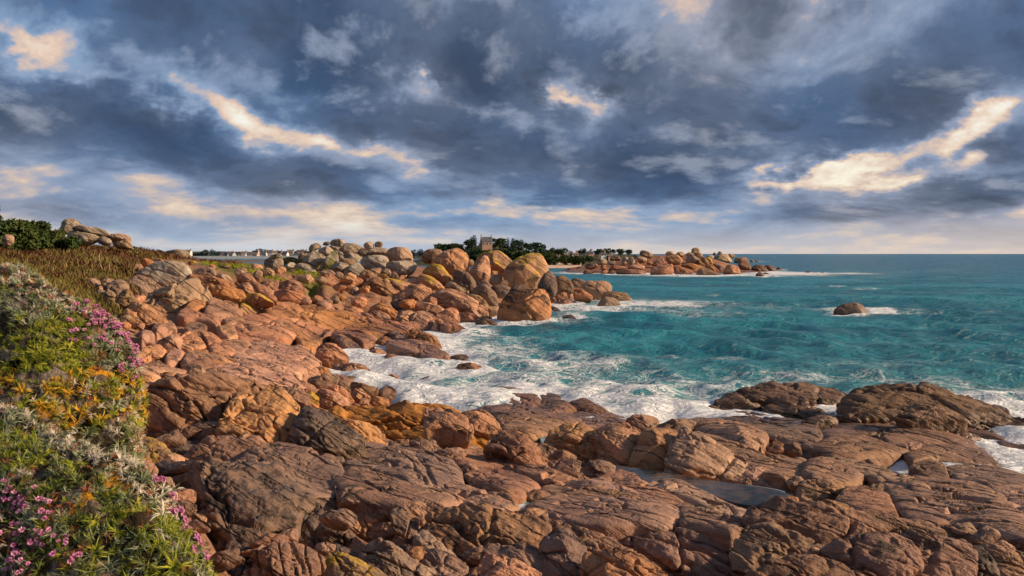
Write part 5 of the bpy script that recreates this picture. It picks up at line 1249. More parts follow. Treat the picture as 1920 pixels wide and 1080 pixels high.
def build_land():
    ys = np.exp(np.linspace(math.log(1.2), math.log(260), 370))
    pxs = np.linspace(-900, 2700, 460)
    X = (pxs[None, :] - CX) / F_PX * ys[:, None]
    Y = np.broadcast_to(ys[:, None], X.shape)
    Z = np.concatenate([ground(X[i:i + 20], Y[i:i + 20]) for i in range(0, len(ys), 20)])
    he = heath_mask(X, Y)
    L = np.clip(Y * .05, .5, 3.5)
    La = np.clip(Y * .05, .5, 1.7)
    P3 = np.stack([X / L, np.where(Y < 10, Y / .5, np.where(Y < 70, 20 + 20 * np.log(np.maximum(Y, 10) / 10), 58.9 + (Y - 70) / 3.5)), Z * 0], -1)
    rub = .16 * fbm(P3 * .8, 4) - .10 * (1 - sstep(voro_edge(P3 * 1.1 + .3 * fbm(P3 * 2, 2)[..., None]), 0, .12))
    QB = np.stack([X, Y, Z], -1) @ BED.T / La[..., None]
    sw = QB[..., 1] * 1.3 + .9 * fbm(P3 * .7 + 5, 3)
    sw = sw - np.floor(sw)
    rub = rub + .13 * (np.minimum(sw, (1 - sw) * 7) - .45) + .05 * (ridged(QB * np.array([.6, 3., 1.4]), 2) - .4)
    sink = np.where(Y < 34, .02 + .004 * Y, .2)
    Z2 = Z - (1 - he) * sink + rub * La * (1 - .75 * he)
    # dig the bedrock out wherever it would bury a rock that the photo shows
    for it in range(60):
        qx = np.clip(((CX + F_PX * X / Y + DUG_OX) / 2).astype(int), 0, DUG.shape[1] - 1)
        qy = np.clip(((HY + F_PX * (CAM_H - Z2) / Y) / 2).astype(int), 0, DUG.shape[0] - 1)
        bury = (DUG[qy, qx] > Y * .985) & (DUG[qy, qx] < 1e8) & (Z2 > -.9)
        if not bury.any():
            break
        Z2 = np.where(bury, Z2 - .0035 * Y, Z2)
    for it in range(2):
        Zp = np.pad(Z2, 1, mode='edge')
        mn = np.minimum(np.minimum(Zp[:-2, 1:-1], Zp[2:, 1:-1]), np.minimum(Zp[1:-1, :-2], Zp[1:-1, 2:]))
        Z2 = np.where(he > .5, Z2, .5 * Z2 + .5 * np.minimum(Z2, mn))
    px = CX + F_PX * X / Y
    tn = fbm(np.stack([X * .3, Y * .2, 0 * X], -1), 3)
    turf = sstep(tn, -.15, .1) * sstep(px, 330, 380) * sstep(640 - px, 0, 60) * sstep(Y, 66, 72) * .85
    strip = np.exp(-((px - 200) / 55.) ** 2) * np.exp(-((Y - 43.5) / 2.4) ** 2) * 1.5
    turf = np.clip(np.maximum(turf, strip), 0, 1)
    f = grid_faces(len(ys), len(pxs), False)
    keep = (Z2.ravel()[f] > -1.0).any(1)
    f = f[keep][:, ::-1]
    used = np.unique(f)
    remap = np.full(X.size, -1)
    remap[used] = np.arange(len(used))
    V = np.stack([X, Y, Z2], -1).reshape(-1, 3)[used]
    me = mesh_np('ground', V, [remap[f]])
    if me.polygons[0].normal.z < 0:
        me.flip_normals()
    attr(me, 'heath', he.ravel()[used])
    attr(me, 'turf', turf.ravel()[used])
    g_ob = tag(link('ground', me, ground_mat()), kind='structure')
    # loose stones fill the gaps of the rubble; they belong to the ground
    rng = np.random.default_rng(21)
    free = (DUG > 1e8)
    n_st = 0
    for _ in range(6000):
        sx, sy = rng.uniform(200, 1900), rng.uniform(500, 1070)
        if not free[int(sy / 2), int((sx + DUG_OX) / 2)] or (sx < 420 and sy > 690 and sx < 262 + max(0, sy - 880) * .9):
            continue
        Yh = hit(sx, sy)
        p = at(sx, sy, Yh)
        if p[2] < .12 or heath_mask(p[0:1], p[1:2])[0] > .3 or Yh > 105 or (300 < sx < 840 and 575 < sy < 700):
            continue
        r = rng.uniform(6, 13) * (2.2 if sy > 700 else 1.)
        a = np.sort(rng.uniform(0, 6.283, 8))
        rr = r * rng.uniform(.75, 1.15, 8)
        out = np.stack([sx + np.cos(a) * rr * rng.uniform(1.1, 1.7), sy - .2 * r + np.sin(a) * rr * .62], -1)
        low = np.abs(a - 4.7)
        v, f, b = build_rock(out, 'B', None, rng.uniform(25, 50), None, seed=5000 + n_st, spacing=3.8, rough=1.2)
        free[int(max(0, sy - r * .8) / 2):int((sy + r * .7) / 2), int((sx - r * 1.4 + DUG_OX) / 2):int((sx + r * 1.4 + DUG_OX) / 2)] = False
        mk = ('nb' if sy > 700 else 'mp') if rng.uniform() < .7 else ('np' if sy > 700 else 'mt')
        link('stone', mesh_np('stone', v, f), MAT[mk], g_ob)
        n_st += 1
        if n_st >= 110:
            break
    print('stones', n_st)


POOLS = [  # outline in the photo, water level, name, label, category
    ('1092,862 1130,868 1190,876 1260,886 1330,900 1400,908 1470,918 1500,930 1500,946 1440,952 1390,948 1340,930 1290,915 1200,905 1130,894', 1.84, 'tide_pool', 'long dark tide pool lying between the sunlit rocks and ribbed slabs', 'tide pool', 0),
    ('858,888 866,884 876,900 878,912 864,908', 2.02, 'puddle', 'small pale puddle caught between the splintered slabs', 'puddle', .6),
    ('962,944 985,940 1002,944 992,952 970,954', 2.40, 'puddle', 'small white puddle at the end of the flat pink slab', 'puddle', .7),
    ('1010,818 1030,814 1036,826 1018,838', 1.30, 'puddle', 'little puddle left of the big sunlit rock', 'puddle', .4),
    ('1796,808 1812,806 1850,826 1880,840 1960,838 1960,906 1890,886 1850,850 1818,826', .16, 'wave_runoff', 'white sheet of surf pouring over the ledges at the right edge', 'surf', 1.1),
    ('1650,872 1672,850 1700,862 1730,870 1770,860 1820,866 1864,872 1960,884 1960,906 1880,892 1820,876 1765,874 1725,884 1690,890', .74, 'wave_runoff', 'branching white stream of runoff between the wet beds', 'surf', 1.0),
]
for pts, zl, *_ in POOLS:
    q = trace('PX', pts)
    c0 = q.mean(0)
    dig(q, at(c0[0], c0[1], (CAM_H - zl) * F_PX / (c0[1] - HY)), np.array([0, 0, 1.]))
build_traced_rocks()
build_land()

# ------------------------------------------------------------------ sea
def sea_mat():
    m, t = new_mat('sea_water')
    pos = t.n('ShaderNodeNewGeometry').outputs['Position']
    fo = t.n('ShaderNodeAttribute', attribute_name='foam').outputs['Fac']
    sh = t.n('ShaderNodeAttribute', attribute_name='shallow').outputs['Fac']
    px_, py_, _ = t.sep(pos)
    dist = t.v('LENGTH', pos)
    flat = t.xyz(px_, py_, 0.)
    lw = t.noise(t.v('MULTIPLY', flat, (.035, .09, 1)), 1., 4, .6, .6)
    teal = t.mix(t.step(lw, .36, .64), (.011, .152, .215), (.032, .272, .34))
    deep = t.mix(t.step(lw, .36, .64), (.017, .12, .212), (.042, .19, .29))
    col = t.mix(t.step(dist, 60., 420.), teal, deep)
    col = t.mix(t.m('MULTIPLY', sh, .55), col, (.09, .33, .34))
    # foam: torn lace drifting on the surface
    wv = t.v('SCALE', t.v('SUBTRACT', t.noise(flat, .35, 4, .6, col=True), (.5, .5, .5)), scale=3.2)
    fp = t.v('ADD', flat, wv)
    lace = t.m('MINIMUM', t.voro(t.v('MULTIPLY', fp, (.5, 1.05, 1)), .9), t.m('MULTIPLY', t.voro(t.v('MULTIPLY', fp, (.55, 1.1, 1)), 2.3), 1.3))
    lace = t.m('SUBTRACT', 1.0, t.m('MULTIPLY', lace, 3.0), clamp=True)
    cl = t.noise(t.v('ADD', fp, (3, 8, 0)), .55, 7, .68, .8)
    fine = t.noise(fp, 4.0, 5, .7)
    pat = t.m('ADD', t.m('MULTIPLY', lace, .52), t.m('ADD', t.m('MULTIPLY', cl, .75), t.m('MULTIPLY', fine, .18)))
    thr = t.m('SUBTRACT', 1.20, t.m('MULTIPLY', fo, .92))
    ff = t.step(t.m('SUBTRACT', pat, thr), -.08, .38)
    # thin veil of bubbles under the lace
    veil = t.m('MULTIPLY', t.step(fo, .3, 1.1), .42)
    col = t.mix(veil, col, (.30, .52, .55))
    b = t.n('ShaderNodeBsdfPrincipled')
    t.put(b.inputs['Base Color'], t.mix(ff, col, (.80, .83, .86)))
    t.put(b.inputs['Roughness'], t.m('ADD', t.m('MULTIPLY', ff, .55), .30))
    b.inputs['IOR'].default_value = 1.333
    t.put(b.inputs['Specular IOR Level'], t.m('SUBTRACT', .34, t.m('MULTIPLY', ff, .2)))
    rip = t.noise(t.v('MULTIPLY', flat, (.8, 1.5, 1)), 1.6, 6, .62, .8)
    rip2 = t.noise(t.v('MULTIPLY', flat, (.10, .24, 1)), 1.2, 5, .6, .5)
    bp = t.n('ShaderNodeBump')
    bp.inputs['Strength'].default_value = .9
    bp.inputs['Distance'].default_value = .5
    t.put(bp.inputs['Height'], t.m('ADD', t.m('ADD', rip, t.m('MULTIPLY', rip2, 3.0)), t.m('MULTIPLY', ff, .25)))
    t.t.links.new(bp.outputs[0], b.inputs['Normal'])
    finish(t, b)
    return m


FOAM = [  # photo x, y, half width, half height, strength: where the surf has churned the water white
    (660, 690, 90, 22, 1.), (700, 725, 120, 30, 1.), (800, 690, 110, 40, .85), (830, 640, 60, 28, .95), (880, 610, 50, 14, .85), (900, 665, 130, 26, .75),
    (980, 720, 190, 30, .72), (1150, 745, 200, 28, .78), (1260, 770, 120, 16, .95), (1080, 690, 160, 16, .55), (960, 640, 90, 14, .5), (1420, 766, 70, 18, 1.1),
    (1350, 735, 160, 20, .6), (1500, 712, 220, 16, .48), (1700, 722, 240, 18, .55), (1880, 750, 160, 28, .66), (1880, 790, 110, 16, .8),
    (1060, 600, 60, 10, .8), (1120, 583, 100, 10, .8), (1230, 572, 130, 12, .75), (1290, 590, 160, 12, .5), (1400, 580, 160, 9, .42), (1600, 586, 60, 6, .95), (1660, 592, 110, 9, .5),
    (1200, 512, 110, 3.2, 1.1), (1330, 517, 130, 3., 1.1), (1450, 512, 70, 5, 1.2), (1560, 513, 90, 2.2, .8), (1100, 512, 60, 3, .9), (1050, 573, 60, 9, .8), (1390, 490, 40, 1.5, .7),
    (900, 625, 40, 10, .8), (1000, 690, 240, 34, .55), (1250, 715, 240, 24, .5), (1650, 690, 200, 12, .36), (760, 660, 60, 12, .9),
]


def build_sea():
    py = np.concatenate([[476.14, 476.22, 476.34, 476.5, 476.75, 477.1, 477.6, 478.2], np.linspace(479, 860, 420), np.linspace(870, 1400, 30)])
    ys = 8400. / (py - HY)
    pxs = np.linspace(-700, 2700, 500)
    X = (pxs[None] - CX) / F_PX * ys[:, None]
    Y = np.broadcast_to(ys[:, None], X.shape).copy()
    g = np.full(X.shape, -9.)
    m = ys < 260
    idx = np.nonzero(m)[0]
    for k in range(0, len(idx), 20):
        s = idx[k:k + 20]
        g[s] = ground(X[s], Y[s])
    # swell and chop
    rng = np.random.default_rng(3)
    Z = np.zeros_like(X)
    for k in range(26):
        lam = np.exp(rng.uniform(math.log(1.3), math.log(11)))
        a = rng.normal(-.5, .55) + math.pi / 2
        kx, ky = math.cos(a) * 2 * math.pi / lam, math.sin(a) * 2 * math.pi / lam
        amp = .0135 * lam ** .8
        ph = kx * X + ky * Y + rng.uniform(0, 6.28)
        near = np.clip(1.6 - Y / (lam * 26), 0, 1)
        Z += amp * near * (1 - 2 * np.abs(np.sin(ph / 2)) ** 1.3 + .3)
    Q = np.stack([X * .35, Y * .5, 0 * X], -1)
    lump = fbm(Q, 4) * np.clip(1.4 - Y / 130, 0, 1)
    Z += .30 * lump
    foam = np.zeros_like(X)
    ppx = np.broadcast_to(pxs[None], X.shape)
    ppy = np.broadcast_to(py[:, None], X.shape)
    jit = fbm(np.stack([X * .12, Y * .12, 0 * X + 3], -1), 3)
    for cx, cy, rx, ry, a in FOAM:
        wx, wy = cx, 8400. / (cy - HY)
        hx = rx * 1.2 / F_PX * wy
        hy = wy * ry / (cy - HY)
        foam = np.maximum(foam, .92 * a * np.exp(-(((X - at(cx, cy, wy)[0]) / hx) ** 2 + ((Y - wy) / hy) ** 2)))
    for cx, cy, rx, ry in SEA_ROCKS:
        pad = .4 + .006 * cy
        d = np.sqrt(((X - cx) / (rx + pad)) ** 2 + ((Y - cy) / (ry + pad * 1.6)) ** 2)
        foam = np.maximum(foam, .95 * np.exp(-np.maximum(d - .7, 0) ** 2 * 5))
    shore = sstep(g, -1.15, -.1)
    foam = np.maximum(foam, shore * .95)
    foam = foam * (1 + .35 * jit)
    caps = fbm(np.stack([X * .045, Y * .10, 0 * X + 9], -1), 3)
    foam = np.maximum(foam, .40 * sstep(caps, .22, .48) * np.clip(1.4 - Y / 700, 0, 1))
    foam = np.clip(foam, 0, 1.15)
    shallow = np.clip(sstep(g, -2.0, -.4) * .8 + .6 * sstep(foam, .3, .9), 0, 1)
    Z += .10 * sstep(foam, .4, 1) * (.5 + lump)
    Z = Z * (1 - .35 * sstep(g, -1.6, -.2) * sstep(Y, 34, 40))      # the swell dies in the shallows of the cove
    V = np.stack([X, Y, Z], -1).reshape(-1, 3)
    f = grid_faces(len(ys), len(pxs), False)
    me = mesh_np('sea', V, [f])
    if me.polygons[len(me.polygons) // 2].normal.z < 0:
        me.flip_normals()
    attr(me, 'foam', foam)
    attr(me, 'shallow', shallow)
    o = tag(link('sea', me, sea_mat()), kind='structure')
    return o


build_sea()

# ------------------------------------------------------------------ tide pools and runoff
def pool_mat():
    m, t = new_mat('pool_water')
    pos = t.n('ShaderNodeNewGeometry').outputs['Position']
    b = t.n('ShaderNodeBsdfPrincipled')
    t.put(b.inputs['Base Color'], t.mix(t.step(t.noise(pos, 2.2, 5, .65), .42, .62), (.015, .018, .02), (.085, .055, .038)))
    b.inputs['Roughness'].default_value = .04
    b.inputs['IOR'].default_value = 1.333
    bp = t.n('ShaderNodeBump')
    bp.inputs['Strength'].default_value = .25
    bp.inputs['Distance'].default_value = .02
    t.put(bp.inputs['Height'], t.noise(pos, 7., 4, .6))
    t.t.links.new(bp.outputs[0], b.inputs['Normal'])
    finish(t, b)
    return m


POOL_M = pool_mat()
for pts, zl, name, label, cat, foamy in POOLS:
    q = trace('PX', pts)
    Yq = (CAM_H - zl) * F_PX / (q[:, 1] - HY)
    B = smooth_outline(np.stack([(q[:, 0] - CX) / F_PX * Yq, Yq], -1), 90)
    c, _a = star_centre(B)
    rings = np.linspace(.04, 1.0, 22)
    P2 = c + rings[:, None, None] * (B - c)[None]
    z = np.full(P2.shape[:2], zl)
    if foamy > .9:
        z = z + .05 * fbm(np.stack([P2[..., 0] * 2, P2[..., 1] * 2, z], -1), 3)
    z = z - (.25 * np.clip(rings - .72, 0, 1) ** 1.5)[:, None] if foamy > .9 else z
    z[-1] -= .12                     # the rim dips under the rock
    V = np.concatenate([np.concatenate([P2, z[..., None]], -1).reshape(-1, 3), [[c[0], c[1], zl]]])
    i = np.arange(90)
    cap = np.stack([np.full(90, 22 * 90), i, (i + 1) % 90], -1)
    F4 = grid_faces(22, 90, True)
    base = np.array([c[0], c[1], zl])
    me = mesh_np(name, V - base, [F4[:, ::-1], cap])
    if sum(p.normal.z for p in list(me.polygons)[:40]) < 0:
        me.flip_normals()
    attr(me, 'foam', np.full(len(V), foamy))
    attr(me, 'shallow', np.full(len(V), 1.))
    tag(link(name, me, POOL_M if foamy < .3 else bpy.data.materials['sea_water'], loc=base), label, cat, kind='thing')

# ------------------------------------------------------------------ far land: headland, wooded hill, beach, town shore
LAND_M = plain_mat('far_scrub', (.055, .06, .022), (.12, .085, .04), 6.)
SAND_M = plain_mat('pink_sand', (.62, .42, .30), (.70, .49, .36), 5.)
SHORE_M = plain_mat('town_shore', (.06, .075, .05), (.10, .10, .075), 20.)


def mound(name, px0, px1, Y0, Y1, prof, mat, nx=90, ny=24, rough=.5):
    """Low land seen on the skyline: prof gives the crest height for photo x."""
    pxs = np.linspace(px0, px1, nx)
    ts = np.linspace(0, 1, ny)
    V = []
    for t in ts:
        Y = Y0 + (Y1 - Y0) * t
        h = np.interp(pxs, [p[0] for p in prof], [p[1] for p in prof])
        X = (pxs - CX) / F_PX * Y
        lift = np.sin(np.clip(t * 1.15, 0, 1) * math.pi / 2) ** .8 if t < .87 else np.cos((t - .87) / .13 * math.pi / 2)
        z = h * lift - .6
        n = fbm(np.stack([X / 9, 0 * X + Y / 9, 0 * X], -1), 3) * rough * h.clip(0, 4) * .4
        V.append(np.stack([X, 0 * X + Y, z + n * lift], -1))
    V = np.array(V)
    me = mesh_np(name, V.reshape(-1, 3), [grid_faces(ny, nx, False)])
    if me.polygons[0].normal.z < 0:
        me.flip_normals()
    return tag(link(name, me, mat), kind='structure')


# crest heights in metres above the sea
mound('headland', 1040, 1475, 226, 275, [(1040, 0), (1070, 1.6), (1120, 3.2), (1170, 5.0), (1230, 5.8), (1300, 6.2), (1340, 4.6), (1380, 2.), (1430, 1.), (1475, 0)], MAT['fp'])
mound('wooded_hill', 770, 1250, 372, 470, [(770, 2), (820, 6), (870, 9.5), (905, 12.5), (950, 11), (990, 8.5), (1040, 7), (1120, 6.3), (1190, 6.), (1250, 2)], LAND_M, rough=.3)
mound('far_shore', -200, 900, 900, 1300, [(-200, 9), (270, 9), (330, 10), (400, 11), (470, 10), (560, 11.5), (640, 10), (760, 9), (900, 7)], SHORE_M, nx=140, rough=.2)
mound('tidal_flat', 330, 640, 520, 620, [(330, 1.4), (420, 1.6), (560, 1.5), (640, .8)], plain_mat('mud_flat', (.16, .11, .08), (.26, .19, .14), 12.), rough=.4)
# beach: a gently shelving sheet of sand
bx = np.linspace(1000, 1090, 30)
rows = []
for t in np.linspace(0, 1, 8):
    Y = 312 + 62 * t
    X = (bx - CX) / F_PX * Y
    rows.append(np.stack([X, 0 * X + Y, 0 * X - .25 + 1.9 * t ** .8 + .12 * fbm(np.stack([X / 4, 0 * X + t * 5, 0 * X], -1), 2)], -1))
tag(link('beach', mesh_np('beach', np.array(rows).reshape(-1, 3), [grid_faces(8, 30, False)]), SAND_M), kind='structure')

LEAF = {'pine': plain_mat('pine_needles', (.018, .042, .018), (.035, .065, .022), 1.5, bump=0),
        'broad': plain_mat('broad_leaves', (.030, .055, .018), (.055, .085, .024), 1.5, bump=0),
        'gorse': plain_mat('gorse_leaves', (.035, .060, .014), (.075, .095, .020), .6, bump=0),
        'hazy': plain_mat('far_leaves_haze', (.035, .06, .06), (.055, .085, .08), 8., bump=0),  # distance haze is put into this leaf colour and the next
        'hazyblue': plain_mat('far_leaves_haze_blue', (.05, .085, .11), (.075, .115, .145), 8., bump=0)}
BARK = plain_mat('bark', (.06, .042, .03), (.10, .07, .05), .4)


def leaf_cloud(name, lobes, n, size, rng, squash=1.):
    """Foliage as many small bent leaf sprays scattered through lobes (x, y, z, r)."""
    lobes = np.array(lobes, float)
    k = rng.choice(len(lobes), n, p=lobes[:, 3] ** 2 / (lobes[:, 3] ** 2).sum())
    d = rng.normal(size=(n, 3))
    d /= np.linalg.norm(d, axis=1)[:, None]
    r = lobes[k, 3] * rng.uniform(.35, 1.08, n) ** .5
    c = lobes[k, :3] + d * r[:, None] * np.array([1, 1, squash])
    a = rng.normal(size=(n, 3)) + d * .6
    a /= np.linalg.norm(a, axis=1)[:, None]
    b = np.cross(a, rng.normal(size=(n, 3)))
    b /= np.linalg.norm(b, axis=1)[:, None]
    s = size * rng.uniform(.5, 1.3, n)[:, None]
    V = np.stack([c - a * s * .6, c + b * s * .34, c + a * s * .9, c - b * s * .34 + np.cross(a, b) * s * .25], 1).reshape(-1, 3)
    i = np.arange(n)[:, None] * 4
    me = mesh_np(name, V, [i + np.array([[0, 1, 2]]), i + np.array([[0, 2, 3]])])
    me.polygons.foreach_set('use_smooth', np.zeros(len(me.polygons), bool))
    return me


def tube(name, pts, radii, seg=6):
    pts = np.array(pts, float)
    V = []
    for i, p in enumerate(pts):
        d = pts[min(i + 1, len(pts) - 1)] - pts[max(i - 1, 0)]
        d /= np.linalg.norm(d)
        u = np.cross(d, [.3, .9, .1])
        u /= np.linalg.norm(u)
        v = np.cross(d, u)
        a = np.linspace(0, 2 * math.pi, seg, endpoint=False)
        V.append(p + radii[i] * (np.cos(a)[:, None] * u + np.sin(a)[:, None] * v))
    V = np.array(V)
    return mesh_np(name, V.reshape(-1, 3), [grid_faces(len(pts), seg, True)[:, ::-1], np.array([[0, 1, 2]]) + (len(pts) - 1) * seg])


def empty(name, loc):
    o = bpy.data.objects.new(name, None)
    o.empty_display_size = .2
    o.location = loc
    COL.objects.link(o)
    return o


def tree(name, label, loc, h, wid, kind, n=700, group=None, seed=0, trunk_frac=.35, leaf=None):
    rng = np.random.default_rng(seed + 100)
    t = tag(empty(name, loc), label, 'tree' if 'tree' in name or 'pine' in name else 'bush', group)
    top = h * trunk_frac
    lobes = []
    for _ in range(rng.integers(6, 10)):
        a, rr = rng.uniform(0, 6.28), rng.uniform(0, .62) * wid / 2
        zz = rng.uniform(top + .1 * h, h * .84) if kind != 'flat' else rng.uniform(h * .68, h * .86)
        lobes.append((math.cos(a) * rr, math.sin(a) * rr, zz, rng.uniform(.17, .28) * wid * (1.1 - .4 * zz / h)))
    if h > 1.2 * wid:        # slim trees carry their crown all the way up
        m_ = int(4 * h / wid)
        for q in range(m_):
            f_ = (q + .5) / m_
            lobes.append((rng.normal() * .06 * wid, rng.normal() * .06 * wid, top + (h - top) * f_ * .95, wid * (.42 - .26 * f_)))
    lobes.append((0, 0, h - wid * .2, wid * .2))
    link('crown', leaf_cloud('crown', lobes, n, leaf or wid * .085, rng, .75), LEAF['pine' if kind == 'flat' else kind], t)
    pts = [(0, 0, -.3 * h), (.02 * wid, 0, top), (-.02 * wid, .01, h * .75)]
    link('trunk', tube('trunk', pts, [.035 * wid + .02 * h, .03 * wid, .01 * wid]), BARK, t)
    for lb in lobes[:3]:
        link('limb', tube('limb', [(0, 0, top * .9), (lb[0] * .5, lb[1] * .5, (top + lb[2]) * .5), lb[:3]], [.018 * wid, .014 * wid, .006 * wid], 5), BARK, t)
    return t


# wooded hill: photo x, foot y, top y, width in photo pixels, kind
W_TREES = [
    (830, 478, 459, 34, 'flat', 'umbrella pine standing apart at the landward end of the wooded hill'),
    (846, 478, 457, 30, 'flat', 'second pine from the landward end of the wooded hill'),
    (862, 480, 460, 26, 'pine', 'dark low pine between the umbrella pines and house slope'),
    (876, 478, 452, 24, 'pine', 'spiky dark pine below the left side of the hill house'),
    (890, 470, 444, 14, 'pine', 'tall narrow conifer touching the left gable of the hill house'),
    (885, 474, 448, 20, 'broad', 'round tree in front of the tall narrow conifer'),
    (905, 478, 452, 26, 'broad', 'bright green tree directly below the hill house'),
    (922, 476, 449, 24, 'pine', 'dark tree against the right gable of the hill house'),
    (938, 476, 449, 34, 'broad', 'broad green tree just right of the hill house'),
    (952, 474, 448, 10, 'pine', 'first of two pointed conifers on the hill shoulder'),
    (962, 474, 450, 14, 'pine', 'second pointed conifer on the hill shoulder'),
    (972, 478, 453, 28, 'pine', 'dark rounded tree on the falling shoulder of the hill'),
    (986, 480, 458, 24, 'broad', 'small round tree lower on the hill shoulder'),
    (860, 490, 470, 40, 'broad', 'green scrub tree low on the landward hillside'),
    (890, 492, 466, 44, 'pine', 'large dark tree low in the middle of the hillside'),
    (915, 494, 468, 46, 'broad', 'large leafy tree low in front of the hill house'),
    (945, 494, 466, 46, 'pine', 'dark spreading tree low right of the house'),
    (975, 494, 470, 42, 'broad', 'bushy tree above the end of the beach'),
    (1003, 484, 457, 32, 'pine', 'tall rounded tree above the beach'),
    (1018, 486, 461, 26, 'pine', 'dark tree right of the tall rounded one above the beach'),
    (1036, 484, 463, 22, 'broad', 'lone round tree near the red roofed cottage'),
    (1052, 482, 465, 26, 'pine', 'wide dark tree behind the red roofed cottage'),
    (1070, 480, 470, 12, 'pine', 'small tree right of the red roofed cottage'),
    (1086, 480, 468, 15, 'pine', 'first small round tree on the low skyline'),
    (1095, 480, 466, 15, 'pine', 'second round tree on the low skyline'),
    (1107, 480, 468, 11, 'pine', 'narrow tree beside the pink cottage'),
    (1117, 480, 470, 12, 'pine', 'little tree right of the pink cottage'),
    (1126, 480, 466, 18, 'pine', 'double crowned tree on the low skyline'),
    (1139, 480, 465, 18, 'pine', 'tallest round tree on the low skyline'),
    (1150, 480, 467, 14, 'broad', 'round tree at the right of the tallest skyline tree'),
    (1163, 480, 467, 22, 'broad', 'hedge like tree before the headland rocks'),
    (1178, 480, 467, 16, 'pine', 'last tree on the skyline before the headland rocks'),
    (1030, 492, 476, 40, 'gorse', 'olive scrub mass above the beach'),
    (1060, 494, 481, 36, 'gorse', 'olive bush behind the beach end'),
    (1085, 493, 480, 38, 'gorse', 'wide green bush left of the headland boulders'),
    (1105, 492, 480, 26, 'broad', 'dark bush touching the headland boulders'),
]
for i, (x, yb, yt, wd, kd, lb) in enumerate(W_TREES):
    Y = 415 if yb <= 480 else 385
    if 850 < x < 1030 and yb <= 486:
        yt -= 4
    if kd == 'gorse' or (kd == 'broad' and x > 1095):
        Y = 345 if yb > 490 else 400
    p = at(x, yb, Y)
    tree('pine_tree' if kd in ('pine', 'flat') else ('leafy_tree' if yt < 470 else 'leafy_bush'), lb, p, (yb - yt) / F_PX * Y, wd / F_PX * Y * 1.12, kd, 650, 'trees and bushes of the wooded hill', i, .3 if kd != 'gorse' else .05)

# town shore: trees with haze tinted into their leaves, then houses
T_TREES = [(300, 480, 468, 16), (318, 480, 470, 14), (365, 484, 474, 20), (385, 486, 468, 22), (398, 486, 468, 22), (410, 484, 471, 14), (375, 484, 474, 14), (425, 484, 475, 12),
           (440, 484, 472, 16), (452, 484, 474, 14), (463, 482, 470, 6), (470, 484, 473, 10), (482, 480, 466, 12), (490, 480, 465, 14), (499, 480, 467, 12), (520, 482, 471, 18),
           (535, 482, 472, 16), (552, 482, 471, 18), (566, 482, 467, 12), (775, 484, 467, 18), (788, 484, 466, 20), (802, 486, 468, 20), (770, 486, 472, 16), (815, 486, 471, 16), (340, 484, 474, 18)]
T_WORD = ['first', 'second', 'third', 'fourth', 'fifth', 'sixth', 'seventh', 'eighth', 'ninth', 'tenth', 'eleventh', 'twelfth', 'thirteenth', 'fourteenth', 'fifteenth', 'sixteenth', 'seventeenth',
          'eighteenth', 'nineteenth', 'twentieth', 'twenty-first', 'twenty-second', 'twenty-third', 'twenty-fourth', 'twenty-fifth']
order = sorted(range(len(T_TREES)), key=lambda k: T_TREES[k][0])
for r, k in enumerate(order):
    x, yb, yt, wd = T_TREES[k]
    Y = 930.
    tree('far_tree', f'blue grey tree, {T_WORD[r]} from the heath along the hazy town shore', at(x, yb, Y), (yb - yt) / F_PX * Y, wd / F_PX * Y * 1.15, 'hazyblue' if k % 3 else 'hazy', 260, 'trees of the town shore', 300 + k, .25, wd / F_PX * Y * .13)


# ------------------------------------------------------------------ houses
def bx(c, s):
    c, s = np.array(c, float), np.array(s, float) / 2
    g = np.array([[-1, -1, -1], [1, -1, -1], [1, 1, -1], [-1, 1, -1], [-1, -1, 1], [1, -1, 1], [1, 1, 1], [-1, 1, 1]])
    return c + g * s


BOXF = np.array([[0, 3, 2, 1], [4, 5, 6, 7], [0, 1, 5, 4], [1, 2, 6, 5], [2, 3, 7, 6], [3, 0, 4, 7]])


def flat_mesh(name, V, F):
    me = mesh_np(name, V, F)
    me.polygons.foreach_set('use_smooth', np.zeros(len(me.polygons), bool))
    return me


def box_obj(name, c, s, mat, parent):
    return link(name, flat_mesh(name, bx(c, s), [BOXF]), mat, parent)


WALLS = {'white': plain_mat('white_render', (.62, .60, .56), (.72, .70, .66), 3., bump=.1), 'stone': plain_mat('pink_stone', (.36, .22, .16), (.46, .30, .22), 1.2, bump=.4),
         'grey': plain_mat('grey_render', (.28, .30, .34), (.38, .39, .42), 3., bump=.1), 'pink': plain_mat('pink_render', (.50, .30, .23), (.56, .36, .28), 3., bump=.1)}
ROOFS = {'slate': plain_mat('slate', (.06, .06, .075), (.10, .10, .115), .8, .6), 'red': plain_mat('red_tile', (.30, .12, .08), (.38, .17, .11), .8), 'brown': plain_mat('brown_tile', (.17, .13, .11), (.23, .18, .15), .8)}
PANE = plain_mat('window_glass', (.02, .025, .03), (.04, .05, .06), 1., .15, 0)


